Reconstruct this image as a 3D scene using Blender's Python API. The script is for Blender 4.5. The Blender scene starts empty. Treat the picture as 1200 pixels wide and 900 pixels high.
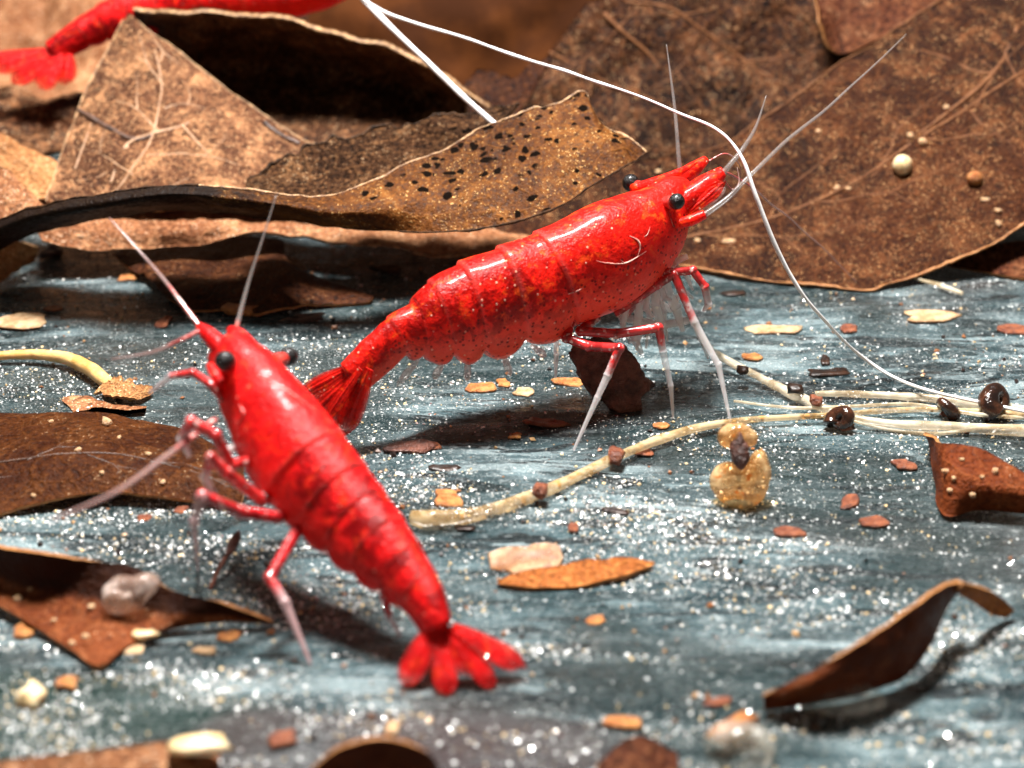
import bpy, bmesh, math, random
import numpy as np
from mathutils import Vector

# ------------------------------------------------------------------ camera, light, exposure
S = 0.01                                   # all modelling below is in centimetres
PITCH, F, H, CY = math.radians(24.0), 2239.0, 4.7, -9.94   # focal length in photo pixels (1200 wide)
sc = bpy.context.scene
cam = bpy.data.cameras.new('camera'); camo = bpy.data.objects.new('camera', cam)
sc.collection.objects.link(camo); sc.camera = camo
camo.location = (0, CY * S, H * S); camo.rotation_euler = (math.pi / 2 - PITCH, 0, 0)
cam.sensor_width = 36; cam.lens = 36 * F / 1200
cam.clip_start = 0.005; cam.clip_end = 5
cam.dof.use_dof = True; cam.dof.focus_distance = 11.2 * S; cam.dof.aperture_fstop = 50

w = bpy.data.worlds.new('World'); sc.world = w; w.use_nodes = True
w.node_tree.nodes['Background'].inputs[0].default_value = (1.0, 0.86, 0.72, 1)
w.node_tree.nodes['Background'].inputs[1].default_value = 0.095
la = bpy.data.lights.new('aquarium_lamp', 'AREA'); la.shape = 'RECTANGLE'; la.size = 0.055; la.size_y = 0.022
la.energy = 1.08; la.color = (1.0, 0.97, 0.93)
lo = bpy.data.objects.new('aquarium_lamp', la); sc.collection.objects.link(lo)
lo.location = (-0.008, 0.018, 0.165)
lo.rotation_euler = (Vector((0.0, 0.008, 0)) - lo.location).to_track_quat('-Z', 'Y').to_euler()
sc.view_settings.view_transform = 'Standard'; sc.view_settings.look = 'None'
sc.view_settings.gamma = 1; sc.view_settings.exposure = 0.2
sc.render.engine = 'CYCLES'
sc.cycles.use_denoising = True
sc.cycles.max_bounces = 8; sc.cycles.transparent_max_bounces = 12
sc.cycles.sample_clamp_indirect = 4

# ------------------------------------------------------------------ geometry helpers
rng = np.random.default_rng(7); random.seed(7)
FW = np.array([0, math.cos(PITCH), -math.sin(PITCH)]); UPV = np.array([0, math.sin(PITCH), math.cos(PITCH)])
CAM = np.array([0, CY, H])
def ray(px, py): return FW + (px - 600) / F * np.array([1., 0, 0]) + (450 - py) / F * UPV
def onY(px, py, Y): d = ray(px, py); return CAM + d * ((Y - CY) / d[1])
def onZ(px, py, Z=0.0): d = ray(px, py); return CAM + d * ((Z - H) / d[2])
def pxcm(p): return F / float(np.dot(np.asarray(p) - CAM, FW))       # pixels per cm at a point
def proj(V):
    d = np.asarray(V) - CAM; z = d @ FW
    return np.stack([600 + F * d[..., 0] / z, 450 - F * (d @ UPV) / z], -1)

def _h(ix, iy, iz, s):
    n = (ix.astype(np.int64) * 374761393 + iy.astype(np.int64) * 668265263 + iz.astype(np.int64) * 2147483647 + s * 974634777) & 0xffffffff
    n = ((n ^ (n >> 13)) * 1274126177) & 0xffffffff
    n = ((n ^ (n >> 16)) * 2246822519) & 0xffffffff
    return ((n ^ (n >> 15)) & 0xffff) / 65535.0
def vn(P, s=0):
    P = np.asarray(P, float); i = np.floor(P); f = P - i; f = f * f * (3 - 2 * f); o = 0
    for a in (0, 1):
        for b in (0, 1):
            for c in (0, 1):
                wt = (f[..., 0] if a else 1 - f[..., 0]) * (f[..., 1] if b else 1 - f[..., 1]) * (f[..., 2] if c else 1 - f[..., 2])
                o = o + wt * _h(i[..., 0] + a, i[..., 1] + b, i[..., 2] + c, s)
    return o * 2 - 1
def fbm(P, s=0, o=4):
    P = np.asarray(P, float); r = 0; a = 1
    for k in range(o): r = r + a * vn(P * 2 ** k + 17.3 * k, s + k); a *= .5
    return r

def spline(P, n=None, t=None):
    P = np.asarray(P, float); m = len(P)
    if t is None: t = np.linspace(0, m - 1, n)
    t = np.asarray(t, float); i = np.clip(np.floor(t).astype(int), 0, m - 2); f = (t - i)
    sh = (-1,) + (1,) * (P.ndim - 1); f = f.reshape(sh)
    E = np.concatenate([(2 * P[0] - P[1])[None], P, (2 * P[-1] - P[-2])[None]])
    a, b, c, d = E[i], E[i + 1], E[i + 2], E[i + 3]
    return .5 * (2 * b + (c - a) * f + (2 * a - 5 * b + 4 * c - d) * f ** 2 + (3 * b - 3 * c + d - a) * f ** 3)
def resample(P, n):                                  # spline then equal arc length
    Q = spline(P, 40 * len(P)); L = np.r_[0, np.cumsum(np.linalg.norm(np.diff(Q, axis=0), axis=1))]
    return np.stack([np.interp(np.linspace(0, L[-1], n), L, Q[:, k]) for k in range(3)], 1)
def nrm(v): v = np.asarray(v, float); return v / np.maximum(np.linalg.norm(v, axis=-1, keepdims=True), 1e-9)

COL = sc.collection
def thing(name, label, cat, loc, group=None):
    o = bpy.data.objects.new(name, None); COL.objects.link(o); o.location = Vector(np.asarray(loc) * S)
    o.empty_display_size = .002; o['_o'] = 1; tag(o, label, cat, group); del o['_o']; return o
def tag(o, label=None, cat=None, group=None, kind=None):
    if label: o['label'] = label
    if cat: o['category'] = cat
    if group: o['group'] = group
    if kind: o['kind'] = kind
    return o
def mesh(name, V, faces, mats, parent=None, attrs=None, smooth=True, fm=None, uv=None):
    V = np.asarray(V, float); lo_, hi_ = V.min(0), V.max(0)
    org = np.array([(lo_[0] + hi_[0]) / 2, (lo_[1] + hi_[1]) / 2, lo_[2]])
    me = bpy.data.meshes.new(name)
    me.from_pydata(((V - org) * S).tolist(), [], faces if isinstance(faces, list) else faces.tolist())
    for m in (mats if isinstance(mats, (list, tuple)) else [mats]): me.materials.append(m)
    if fm is not None: me.polygons.foreach_set('material_index', np.asarray(fm, np.int32))
    if smooth: me.polygons.foreach_set('use_smooth', np.ones(len(me.polygons), bool))
    for k, a in (attrs or {}).items():
        at = me.attributes.new(k, 'FLOAT', 'POINT'); at.data.foreach_set('value', np.asarray(a, np.float32))
    me.update()
    o = bpy.data.objects.new(name, me); COL.objects.link(o)
    o.location = Vector(org * S)
    if parent is not None: o.parent = parent; o.location = Vector(org * S) - wloc(parent)
    return o
def wloc(o):
    v = Vector(o.location)
    while o.parent: o = o.parent; v = v + o.location
    return v

def grid_faces(n, m, wrap=False):
    i, j = np.meshgrid(np.arange(n - 1), np.arange(m if wrap else m - 1), indexing='ij'); i, j = i.ravel(), j.ravel(); k = (j + 1) % m
    return np.stack([i * m + j, i * m + k, (i + 1) * m + k, (i + 1) * m + j], 1)
def tube_geo(P, R, n=None, seg=10, flat=1.0, up=None, rough=0.0, rf=6.0, kink=0.0):
    P = np.asarray(P, float); R = np.asarray(R, float)
    n = n or max(8, 6 * len(P))
    C = spline(P, n); r = np.interp(np.linspace(0, 1, n), np.linspace(0, 1, len(R)), R)
    if kink: C = C + kink * np.stack([vn(C * 3 + 11 * q, q) for q in range(3)], 1) * np.sin(np.linspace(0, np.pi, n))[:, None]
    T = nrm(np.gradient(C, axis=0)); u = np.array(up if up is not None else [0.1, .2, 1.0]); V = []
    for k in range(n):
        u = nrm(u - T[k] * np.dot(u, T[k])); b = np.cross(T[k], u)
        a = np.arange(seg) / seg * 2 * np.pi
        V.append(C[k] + r[k] * (np.cos(a)[:, None] * u * flat + np.sin(a)[:, None] * b))
    V = np.concatenate(V); f = grid_faces(n, seg, True).tolist()
    if rough:
        Cr = np.repeat(C, seg, 0); V = Cr + (V - Cr) * (1 + rough * fbm(V * rf, 2, 3) + rough * fbm(Cr * rf * .35, 12, 2))[:, None]
    V = np.vstack([V, C[0], C[-1]]); a0, a1 = n * seg, n * seg + 1
    for j in range(seg):
        f.append([a0, (j + 1) % seg, j]); f.append([a1, (n - 1) * seg + j, (n - 1) * seg + (j + 1) % seg])
    t = np.r_[np.repeat(np.linspace(0, 1, n), seg), 0, 1]
    return V, f, t
def tube(name, P, R, mat, parent=None, **k):
    V, f, t = tube_geo(P, R, **k); return mesh(name, V, f, mat, parent, {'t': t, 'hh': np.full(len(t), .8)})

def ico(sub):
    bm = bmesh.new(); bmesh.ops.create_icosphere(bm, subdivisions=sub, radius=1)
    V = np.array([v.co[:] for v in bm.verts]); Fc = [[v.index for v in f.verts] for f in bm.faces]; bm.free(); return V, Fc
ICO = {k: ico(k) for k in (1, 2, 3)}
_seed = [100]
def lump_geo(c, ax, sub=2, rough=.25, boxy=1.0, freq=1.6, frame=None):
    V, f = ICO[sub]; _seed[0] += 1; V = V.copy()
    if boxy != 1: V = np.sign(V) * np.abs(V) ** boxy; 
    V = V * (1 + rough * fbm(V * freq + _seed[0] * 3.1, 5, 3))[:, None]
    V = V * np.asarray(ax)
    if frame is not None: V = V @ np.asarray(frame)
    return V + np.asarray(c), f
def rotz(a): c, s = math.cos(a), math.sin(a); return np.array([[c, s, 0], [-s, c, 0], [0, 0, 1]])

# ------------------------------------------------------------------ material helpers
class NT:
    def __init__(s, name):
        s.m = bpy.data.materials.new(name); s.m.use_nodes = True; s.t = s.m.node_tree; s.t.nodes.clear()
        s.out = s.n('ShaderNodeOutputMaterial'); tc = s.n('ShaderNodeTexCoord'); mp = s.n('ShaderNodeMapping')
        mp.inputs['Scale'].default_value = (100, 100, 100); s.l(tc.outputs['Object'], mp.inputs[0]); s.co = mp.outputs[0]
    def n(s, ty, **k):
        x = s.t.nodes.new(ty)
        for a, b in k.items(): setattr(x, a, b)
        return x
    def l(s, a, b): s.t.links.new(a, b)
    def val(s, sock, v):
        if hasattr(v, 'links') or isinstance(v, bpy.types.NodeSocket): s.l(v, sock)
        else: sock.default_value = v
    def scaled(s, sx, sy, sz):
        mp = s.n('ShaderNodeMapping'); mp.inputs['Scale'].default_value = (sx, sy, sz); s.l(s.co, mp.inputs[0]); return mp.outputs[0]
    def noise(s, sc_, det=4, rough=.55, dist=0, co=None):
        x = s.n('ShaderNodeTexNoise'); s.l(co or s.co, x.inputs['Vector'])
        x.inputs['Scale'].default_value = sc_; x.inputs['Detail'].default_value = det; x.inputs['Roughness'].default_value = rough; x.inputs['Distortion'].default_value = dist
        return x.outputs[0]
    def vor(s, sc_, feat='F1', co=None, rnd=1.0):
        x = s.n('ShaderNodeTexVoronoi', feature=feat); s.l(co or s.co, x.inputs['Vector']); x.inputs['Scale'].default_value = sc_
        x.inputs['Randomness'].default_value = rnd
        return x
    def warp(s, amt, sc_=5):
        x = s.n('ShaderNodeTexNoise'); s.l(s.co, x.inputs['Vector']); x.inputs['Scale'].default_value = sc_
        m = s.n('ShaderNodeVectorMath', operation='MULTIPLY_ADD'); s.l(x.outputs[1], m.inputs[0]); m.inputs[1].default_value = (amt,) * 3; s.l(s.co, m.inputs[2]); return m.outputs[0]
    def ramp(s, v, a, b, lo=0.0, hi=1.0):
        x = s.n('ShaderNodeMapRange'); x.interpolation_type = 'SMOOTHSTEP'; s.val(x.inputs[0], v)
        x.inputs[1].default_value = a; x.inputs[2].default_value = b; x.inputs[3].default_value = lo; x.inputs[4].default_value = hi
        return x.outputs[0]
    def mix(s, f, a, b):
        x = s.n('ShaderNodeMix', data_type='RGBA'); s.val(x.inputs[0], f)
        for sock, v in ((x.inputs[6], a), (x.inputs[7], b)):
            s.val(sock, (*v, 1) if isinstance(v, tuple) and len(v) == 3 else v)
        return x.outputs[2]
    def math(s, op, a, b=0.0):
        x = s.n('ShaderNodeMath', operation=op); s.val(x.inputs[0], a); s.val(x.inputs[1], b); return x.outputs[0]
    def attr(s, name): x = s.n('ShaderNodeAttribute', attribute_name=name); return x.outputs['Fac']
    def bump(s, h, dist, st=1.0):
        x = s.n('ShaderNodeBump'); s.l(h, x.inputs['Height']); x.inputs['Distance'].default_value = dist * S; x.inputs['Strength'].default_value = st
        return x.outputs[0]
    def prin(s, col, rough=.5, **k):
        x = s.n('ShaderNodeBsdfPrincipled'); s.val(x.inputs['Base Color'], (*col, 1) if isinstance(col, tuple) and len(col) == 3 else col)
        s.val(x.inputs['Roughness'], rough)
        for a, b in k.items(): s.val(x.inputs[a.replace('_', ' ')], b)
        return x
    def done(s, sh): s.l(sh, s.out.inputs[0]); return s.m
    def mixsh(s, f, a, b):
        x = s.n('ShaderNodeMixShader'); s.val(x.inputs[0], f); s.l(a, x.inputs[1]); s.l(b, x.inputs[2]); return x.outputs[0]

def mat_leaf(name, dark, mid, light, speck=(.62, .42, .25), speck_amt=.5, black=.0, trans=.12, rough=.5, cell=16, bump=.02, patch=.6, gran=1.0, shade_u=None, shade_v=None):
    t = NT(name)
    n1 = t.noise(.9, 5, .62, .3); n2 = t.noise(4.5, 5, .68, .5); g1 = t.noise(cell * 2.0, 3, .62); g2 = t.noise(cell * 4.2, 2, .6)
    c = t.mix(t.ramp(n1, .36, .64), dark, mid)
    c = t.mix(t.math('MULTIPLY', t.ramp(n2, .48, .68), patch), c, light)
    c = t.mix(t.math('MULTIPLY', t.ramp(n2, .46, .34), .55), c, dark)
    c = t.mix(t.math('MULTIPLY', t.ramp(g1, .49, .38), .9 * gran), c, tuple(x * .22 for x in dark))
    c = t.mix(t.math('MULTIPLY', t.ramp(g1, .54, .70), .55 * gran), c, tuple(min(x * 1.25, .9) for x in light))
    sp = t.math('MULTIPLY', t.ramp(g2, .60, .70), t.ramp(t.math('ADD', n2, t.math('MULTIPLY', g1, .5)), .95 - .5 * speck_amt, 1.02 - .35 * speck_amt))
    c = t.mix(t.math('MULTIPLY', sp, .9), c, speck)
    v = t.vor(3.4, 'DISTANCE_TO_EDGE', t.warp(.12)); net = t.ramp(v.outputs[0], 0.0, .035, 1, 0)
    c = t.mix(t.math('MULTIPLY', net, .22), c, light)
    if black:
        v3 = t.vor(cell * .82, 'F1', t.warp(.09, 10)); se3 = t.n('ShaderNodeSeparateColor'); t.l(v3.outputs['Color'], se3.inputs[0]); nb = t.noise(1.3, 2)
        where = t.math('ADD', t.math('MULTIPLY', t.ramp(t.attr('lu'), .55, .85), .5), t.math('MULTIPLY', t.ramp(t.attr('lv'), .3, .8), .35))      # rot spots gather towards the torn end
        b = t.math('MULTIPLY', t.ramp(t.math('SUBTRACT', v3.outputs[0], t.math('MULTIPLY', se3.outputs[0], .34)), .12, .19, 1, 0), t.ramp(t.math('ADD', t.math('ADD', t.math('MULTIPLY', se3.outputs[1], .45), t.math('MULTIPLY', nb, .6)), where), 1.36 - .2 * black, 1.41 - .2 * black))
        c = t.mix(b, c, (.006, .004, .003))
    bsp = t.math('SUBTRACT', .09, t.math('MULTIPLY', b, .09)) if black else .09
    if shade_u:  # dark left rim, with the shade of its underside painted in black
        c = t.mix(t.ramp(t.math('ADD', t.attr('lu'), t.math('MULTIPLY', t.math('SUBTRACT', n2, .5), .25)), shade_u - .07, shade_u + .07, .96, 0), c, (.007, .004, .003))
    if shade_v:  # shade of the overhanging upper half painted into the colour
        c = t.mix(t.ramp(t.math('ADD', t.attr('lv'), t.math('MULTIPLY', t.math('SUBTRACT', n2, .5), .3)), shade_v - .08, shade_v + .08, 0, .9), c, (.014, .004, .002))
    hgt = t.math('ADD', t.math('ADD', g1, t.math('MULTIPLY', n2, 1.2)), t.math('ADD', t.math('MULTIPLY', g2, .5), t.math('MULTIPLY', net, .15)))
    p = t.prin(c, t.ramp(g1, .3, .7, rough - .12, rough + .2), Normal=t.bump(hgt, bump), Specular_IOR_Level=bsp)
    tr = t.n('ShaderNodeBsdfTranslucent'); t.l(t.mix(.5, c, light), tr.inputs[0])
    return t.done(t.mixsh(trans, p.outputs[0], tr.outputs[0]))
def mat_plain(name, c1, c2, scale=12, rough=.4, bump=.008, sss=0, coat=0, spec=.5):
    t = NT(name); n = t.noise(scale, 5, .65)
    c = t.mix(t.ramp(n, .35, .65), c1, c2); k = {}
    if sss: k = dict(Subsurface_Weight=sss, Subsurface_Radius=(1, .6, .35), Subsurface_Scale=.05 * S)
    p = t.prin(c, rough, Normal=t.bump(t.noise(scale * 2.5, 4, .7), bump), Coat_Weight=coat, Coat_Roughness=.1, Specular_IOR_Level=spec, **k)
    return t.done(p.outputs[0])
def mat_clear(name, c1, c2, alpha=.5, scale=10, rough=.2, spots=None, tint=(.96, .95, .93)):
    t = NT(name); n = t.noise(scale, 4, .6); c = t.mix(t.ramp(n, .38, .62), c1, c2); f = t.ramp(n, .3, .7, alpha - .18, alpha + .18)
    if spots:
        v = t.noise(scale * 2.2, 3); sp = t.ramp(v, .58, .68); c = t.mix(sp, c, spots); f = t.math('MAXIMUM', f, sp)
    p = t.prin(c, rough, Normal=t.bump(t.noise(scale * 2, 3), .006), Subsurface_Weight=.25, Subsurface_Radius=(1, .8, .6), Subsurface_Scale=.04 * S, Coat_Weight=.4, Coat_Roughness=.12)
    tr = t.n('ShaderNodeBsdfTransparent'); tr.inputs[0].default_value = (*tint, 1)
    return t.done(t.mixsh(f, tr.outputs[0], p.outputs[0]))

def mat_shrimp(name, deep, bright, orange, pale, dots=1.0, contrast=1.0, coat=.22):
    t = NT(name); hgt = t.attr('hh')                         # 0 at the belly, 1 along the back
    n1 = t.noise(5, 5, .65, .6); n2 = t.noise(14, 5, .65, .6); n3 = t.noise(40, 3, .6); n4 = t.noise(24, 3, .6)
    ab = t.ramp(t.attr('abd'), 0, 1, .45, 1.0)                # the tail carries more dark pigment than the head shell
    c = t.mix(t.math('MULTIPLY', t.ramp(n1, .56, .40), ab), bright, deep)
    c = t.mix(t.math('MULTIPLY', t.ramp(n2, .48, .60), t.math('MULTIPLY', ab, .85 * contrast)), c, deep)
    c = t.mix(t.math('MULTIPLY', t.ramp(n2, .46, .34), .65 * contrast), c, orange)
    c = t.mix(t.math('MULTIPLY', t.ramp(n4, .55, .68), .5 * contrast), c, tuple(min(1, x * 1.2 + .012) for x in bright))
    c = t.mix(t.math('MULTIPLY', t.ramp(t.math('ADD', hgt, t.math('MULTIPLY', t.math('SUBTRACT', n2, .5), .3)), .58, .2), .85), c, pale)
    c = t.mix(t.math('MULTIPLY', t.attr('rim'), .16), c, (.85, .3, .26))
    v = t.vor(31); sp = t.ramp(v.outputs[0], .2, .3, 1, 0)
    c = t.mix(t.math('MULTIPLY', sp, t.ramp(hgt, .85, .5, .2 * dots, .85 * dots)), c, (.13, .002, .003))
    v2 = t.vor(22); se = t.n('ShaderNodeSeparateColor'); t.l(v2.outputs['Color'], se.inputs[0])
    wsp = t.math('MULTIPLY', t.ramp(v2.outputs[0], .1, .2, 1, 0), t.ramp(se.outputs[0], .58, .62))
    c = t.mix(t.math('MULTIPLY', wsp, .8 * dots), c, (1.0, .6, .42))
    bp = t.bump(t.math('ADD', t.math('ADD', n3, t.math('MULTIPLY', n2, .5)), t.math('MULTIPLY', wsp, .8)), .009)
    p = t.prin(c, .34, Normal=bp, Subsurface_Weight=.4, Subsurface_Radius=(1, .2, .14), Subsurface_Scale=.09 * S, Coat_Weight=coat, Coat_Roughness=.12, Specular_IOR_Level=.18)
    tr = t.n('ShaderNodeBsdfTranslucent'); t.l(c, tr.inputs[0])
    sh = t.mixsh(.26, p.outputs[0], tr.outputs[0]); tp = t.n('ShaderNodeBsdfTransparent'); tp.inputs[0].default_value = (1, .8, .76, 1)
    return t.done(t.mixsh(t.math('MULTIPLY', t.attr('thin'), .8), sh, tp.outputs[0]))     # thin clear margins of the plates
def mat_limb(name, red, clear, cut, alpha=.5, soft=.06):     # red upper limb turning to glassy white, banded at joints
    t = NT(name); x = t.attr('t'); n = t.noise(16, 4, .6)
    xx = t.math('ADD', x, t.math('MULTIPLY', t.math('SUBTRACT', n, .5), .22))
    f = t.ramp(xx, cut - soft, cut + soft)
    c = t.mix(t.ramp(n, .42, .62), red, tuple(a * .45 for a in red))
    c = t.mix(t.math('MULTIPLY', t.ramp(t.noise(24, 2), .58, .68), .8), c, (.85, .6, .55))
    c = t.mix(f, c, clear)
    p = t.prin(c, .22, Subsurface_Weight=.15, Subsurface_Radius=(1, .4, .3), Subsurface_Scale=.02 * S, Coat_Weight=.6, Coat_Roughness=.1, Normal=t.bump(n, .004))
    tr = t.n('ShaderNodeBsdfTransparent')
    return t.done(t.mixsh(t.math('MULTIPLY', f, alpha), p.outputs[0], tr.outputs[0]))

M = {}
# floor: wet blue-grey slate with streaks
t = NT('slate_floor')
st = t.scaled(.36, 1.15, 1)
n1 = t.noise(1.5, 5, .6, .5, st); n2 = t.noise(5.5, 5, .6, .4, st); n3 = t.noise(22, 4, .65, 0, t.scaled(.6, 1, 1)); n4 = t.noise(.45, 3, .5)
n5 = t.noise(2.6, 4, .6, .6, t.scaled(.22, 1.5, 1))
c = t.mix(t.ramp(n1, .38, .62), (.008, .023, .028), (.065, .112, .125))
c = t.mix(t.ramp(n2, .54, .66), c, (.155, .225, .245))
c = t.mix(t.math('MULTIPLY', t.ramp(n5, .53, .64), .62), c, (.30, .385, .405))
c = t.mix(t.math('MULTIPLY', t.ramp(n2, .445, .40), .92), c, (.002, .007, .009))
c = t.mix(t.math('MULTIPLY', t.ramp(n3, .55, .7), .45), c, (.46, .53, .54))
c = t.mix(t.math('MULTIPLY', t.ramp(n4, .54, .66), .45), c, (.06, .042, .036))
c = t.mix(t.math('MULTIPLY', t.ramp(t.noise(.7, 3, .5), .53, .42), .8), c, (.009, .024, .026))
n6 = t.noise(2.4, 4, .6, .8, t.scaled(.3, 2.0, 1)); c = t.mix(t.math('MULTIPLY', t.ramp(n6, .575, .62), .9), c, (.006, .014, .017))
for (sx_, sy_, rx_, ry_, col_, am_) in ((-1.85, -2.82, 1.15, .42, (.010, .030, .026), .85), (-.35, -2.95, 1.0, .28, (.06, .045, .045), .7), (-1.7, .9, 1.2, .7, (.02, .03, .03), .6)):      # painted shadow before the folded rust leaf, then brown and grey patches
    mp_ = t.n('ShaderNodeMapping'); mp_.vector_type = 'TEXTURE'; mp_.inputs['Location'].default_value = (sx_, sy_ - 4.5, 0); mp_.inputs['Scale'].default_value = (rx_, ry_, 50); t.l(t.warp(.5, 1.6), mp_.inputs[0])
    ln_ = t.n('ShaderNodeVectorMath', operation='LENGTH'); t.l(mp_.outputs[0], ln_.inputs[0]); c = t.mix(t.ramp(ln_.outputs['Value'], .75, 1.25, am_, 0), c, col_)
fl_ = t.noise(62, 2, .6, 0, t.scaled(.75, 1, 1)); c = t.mix(t.math('MULTIPLY', t.ramp(fl_, .63, .70), t.ramp(n2, .42, .56)), c, (.75, .78, .76))
fine = t.noise(48, 3, .65, 0, t.scaled(.7, 1, 1))
p = t.prin(c, t.ramp(n3, .35, .65, .10, .34), Normal=t.bump(t.math('ADD', t.math('MULTIPLY', n3, 1.1), t.math('MULTIPLY', fine, .9)), .04), Specular_IOR_Level=.5)
M['floor'] = t.done(p.outputs[0])
M['grain'] = None
t = NT('glassy_sand'); a = t.attr('tone'); mt = t.ramp(a, .22, .23, 1, 0)
c = t.mix(t.ramp(a, .78, .9), (.88, .89, .88), (.9, .66, .36))
M['grain'] = t.done(t.prin(c, .2, Specular_IOR_Level=.9, Metallic=t.math('MULTIPLY', mt, .75)).outputs[0])
t = NT('crumb'); a = t.attr('tone')
c = t.mix(t.ramp(a, .3, .5), (.02, .012, .01), (.24, .09, .03)); c = t.mix(t.ramp(a, .7, .85), c, (.5, .3, .14))
M['crumb'] = t.done(t.prin(c, .4).outputs[0])

M['leaf_right'] = mat_leaf('brown_leaf_speckled', (.018, .005, .0019), (.058, .016, .005), (.17, .058, .019), speck=(.7, .4, .18), speck_amt=.6, cell=19, gran=.7)
M['leaf_rear'] = mat_leaf('brown_leaf_rear', (.013, .004, .0018), (.05, .015, .005), (.19, .07, .025), speck=(.6, .36, .18), speck_amt=.65, cell=14)
M['leaf_red'] = mat_leaf('red_brown_leaf', (.06, .014, .006), (.13, .04, .014), (.22, .09, .04), speck_amt=.3)
M['leaf_roll'] = mat_leaf('ochre_leaf_black_spots', (.05, .015, .003), (.12, .038, .007), (.28, .105, .022), speck=(.75, .46, .18), speck_amt=.55, black=1.5, cell=16, patch=.5, gran=.6, bump=.012, shade_u=.46)  # left end blackened: dark rim plus painted underside shade
M['leaf_roll_back'] = mat_leaf('dark_leaf_beaded', (.03, .012, .005), (.075, .03, .012), (.22, .10, .04), black=.8, speck_amt=.5, bump=.04)
M['leaf_tall'] = mat_leaf('pinkish_brown_leaf', (.07, .026, .012), (.15, .058, .027), (.52, .25, .115), speck=(.85, .5, .26), speck_amt=.8, cell=17, patch=.7, gran=.75)
M['leaf_fold'] = mat_leaf('grey_brown_leaf', (.035, .013, .006), (.10, .04, .016), (.3, .13, .055), speck_amt=.6, cell=12)
M['leaf_pale'] = mat_leaf('pale_tan_leaf', (.34, .14, .05), (.52, .25, .1), (.75, .45, .2), speck=(.9, .7, .45), speck_amt=.6, gran=.5)
M['leaf_strip'] = mat_leaf('salmon_leaf', (.22, .08, .033), (.36, .15, .065), (.6, .31, .15), speck=(.9, .66, .45), speck_amt=.7, gran=.7)
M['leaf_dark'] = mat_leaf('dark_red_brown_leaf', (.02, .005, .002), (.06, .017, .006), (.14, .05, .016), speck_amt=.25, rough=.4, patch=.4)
M['leaf_front'] = mat_leaf('wet_brown_leaf', (.036, .008, .002), (.085, .024, .005), (.17, .056, .013), speck_amt=.3, rough=.42, trans=.25, patch=.4, gran=.6)
M['leaf_rust'] = mat_leaf('rust_leaf', (.14, .027, .007), (.22, .05, .013), (.36, .11, .033), speck=(.8, .5, .32), speck_amt=.3, rough=.42, trans=.28, patch=.4, gran=.6)
M['leaf_rust_shaded'] = mat_leaf('rust_leaf_shaded_half', (.12, .026, .007), (.2, .05, .015), (.36, .12, .04), speck=(.8, .5, .32), speck_amt=.3, rough=.42, trans=.2, patch=.4, gran=.6, shade_v=.58)  # rust leaf whose dark upper half is painted shade
M['leaf_boat'] = mat_leaf('chestnut_leaf', (.07, .013, .003), (.13, .028, .007), (.2, .055, .015), speck_amt=.15, rough=.42, trans=.22, patch=.4, gran=.4)
M['leaf_orange'] = mat_leaf('orange_leaf', (.3, .085, .018), (.48, .16, .04), (.66, .3, .09), speck_amt=.2, rough=.4, gran=.6)
M['edge_pale'] = mat_plain('torn_leaf_edge', (.14, .065, .028), (.58, .34, .16), 22)
M['edge_dark'] = mat_plain('dark_leaf_edge', (.012, .006, .003), (.07, .032, .014), 25, spec=.1)
M['edge_rust'] = mat_plain('rust_leaf_edge', (.3, .11, .03), (.5, .22, .07), 25)
M['vein'] = mat_plain('leaf_vein', (.32, .17, .085), (.5, .3, .17), 14)
M['vein_dark'] = mat_plain('dark_leaf_vein', (.03, .013, .008), (.09, .04, .022), 14)
M['vein_mid'] = mat_plain('brown_leaf_vein', (.10, .038, .015), (.19, .08, .034), 14, spec=.1)
M['wood'] = mat_plain('orange_driftwood', (.028, .008, .002), (.07, .021, .005), 1.2, .8, spec=.05)
M['amber'] = mat_plain('amber_chip', (.3, .09, .018), (.55, .24, .07), 16, .35, sss=.3, bump=.025)
M['tan'] = mat_plain('tan_chip', (.4, .22, .1), (.68, .45, .26), 16, .4, sss=.3, bump=.025)
M['redbrown'] = mat_plain('red_brown_chip', (.13, .03, .012), (.3, .09, .035), 16, .35, bump=.025)
M['dark'] = mat_plain('dark_chip', (.008, .005, .004), (.04, .016, .008), 9, .35)
M['bark'] = mat_plain('bark_chunk', (.045, .014, .009), (.19, .065, .04), 9, .4, bump=.04)
M['cream'] = mat_plain('cream_chip', (.6, .42, .2), (.78, .64, .42), 8, .35, sss=.4)
M['shell'] = mat_plain('dark_snail_shell', (.01, .005, .004), (.07, .025, .012), 8, .12, coat=.6)
M['root'] = mat_clear('pale_root', (.6, .36, .12), (.84, .66, .38), .38, 6, .3, (.45, .24, .08))
M['root_thin'] = mat_clear('pale_root_thin', (.7, .52, .3), (.86, .76, .58), .4, 6, .25)
M['root_yellow'] = mat_plain('yellow_root', (.55, .3, .08), (.75, .5, .2), 6, .3, sss=.3)
M['thread'] = mat_plain('white_thread', (.8, .76, .74), (.86, .84, .84), 8, .3, bump=.002)
M['husk'] = mat_clear('amber_husk', (.7, .32, .09), (.92, .66, .36), .36, 6, .1, (.4, .15, .04), tint=(1.0, .84, .6))
M['jelly'] = mat_clear('clear_jelly', (.75, .66, .52), (.85, .8, .72), .2, 5, .12)
M['jelly_pink'] = mat_clear('pinkish_jelly', (.6, .4, .32), (.85, .7, .62), .36, 8, .15)
M['mould'] = mat_clear('mouldy_leaf_scrap', (.3, .11, .03), (.5, .3, .15), .6, 6, .5, (.2, .07, .02))

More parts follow.
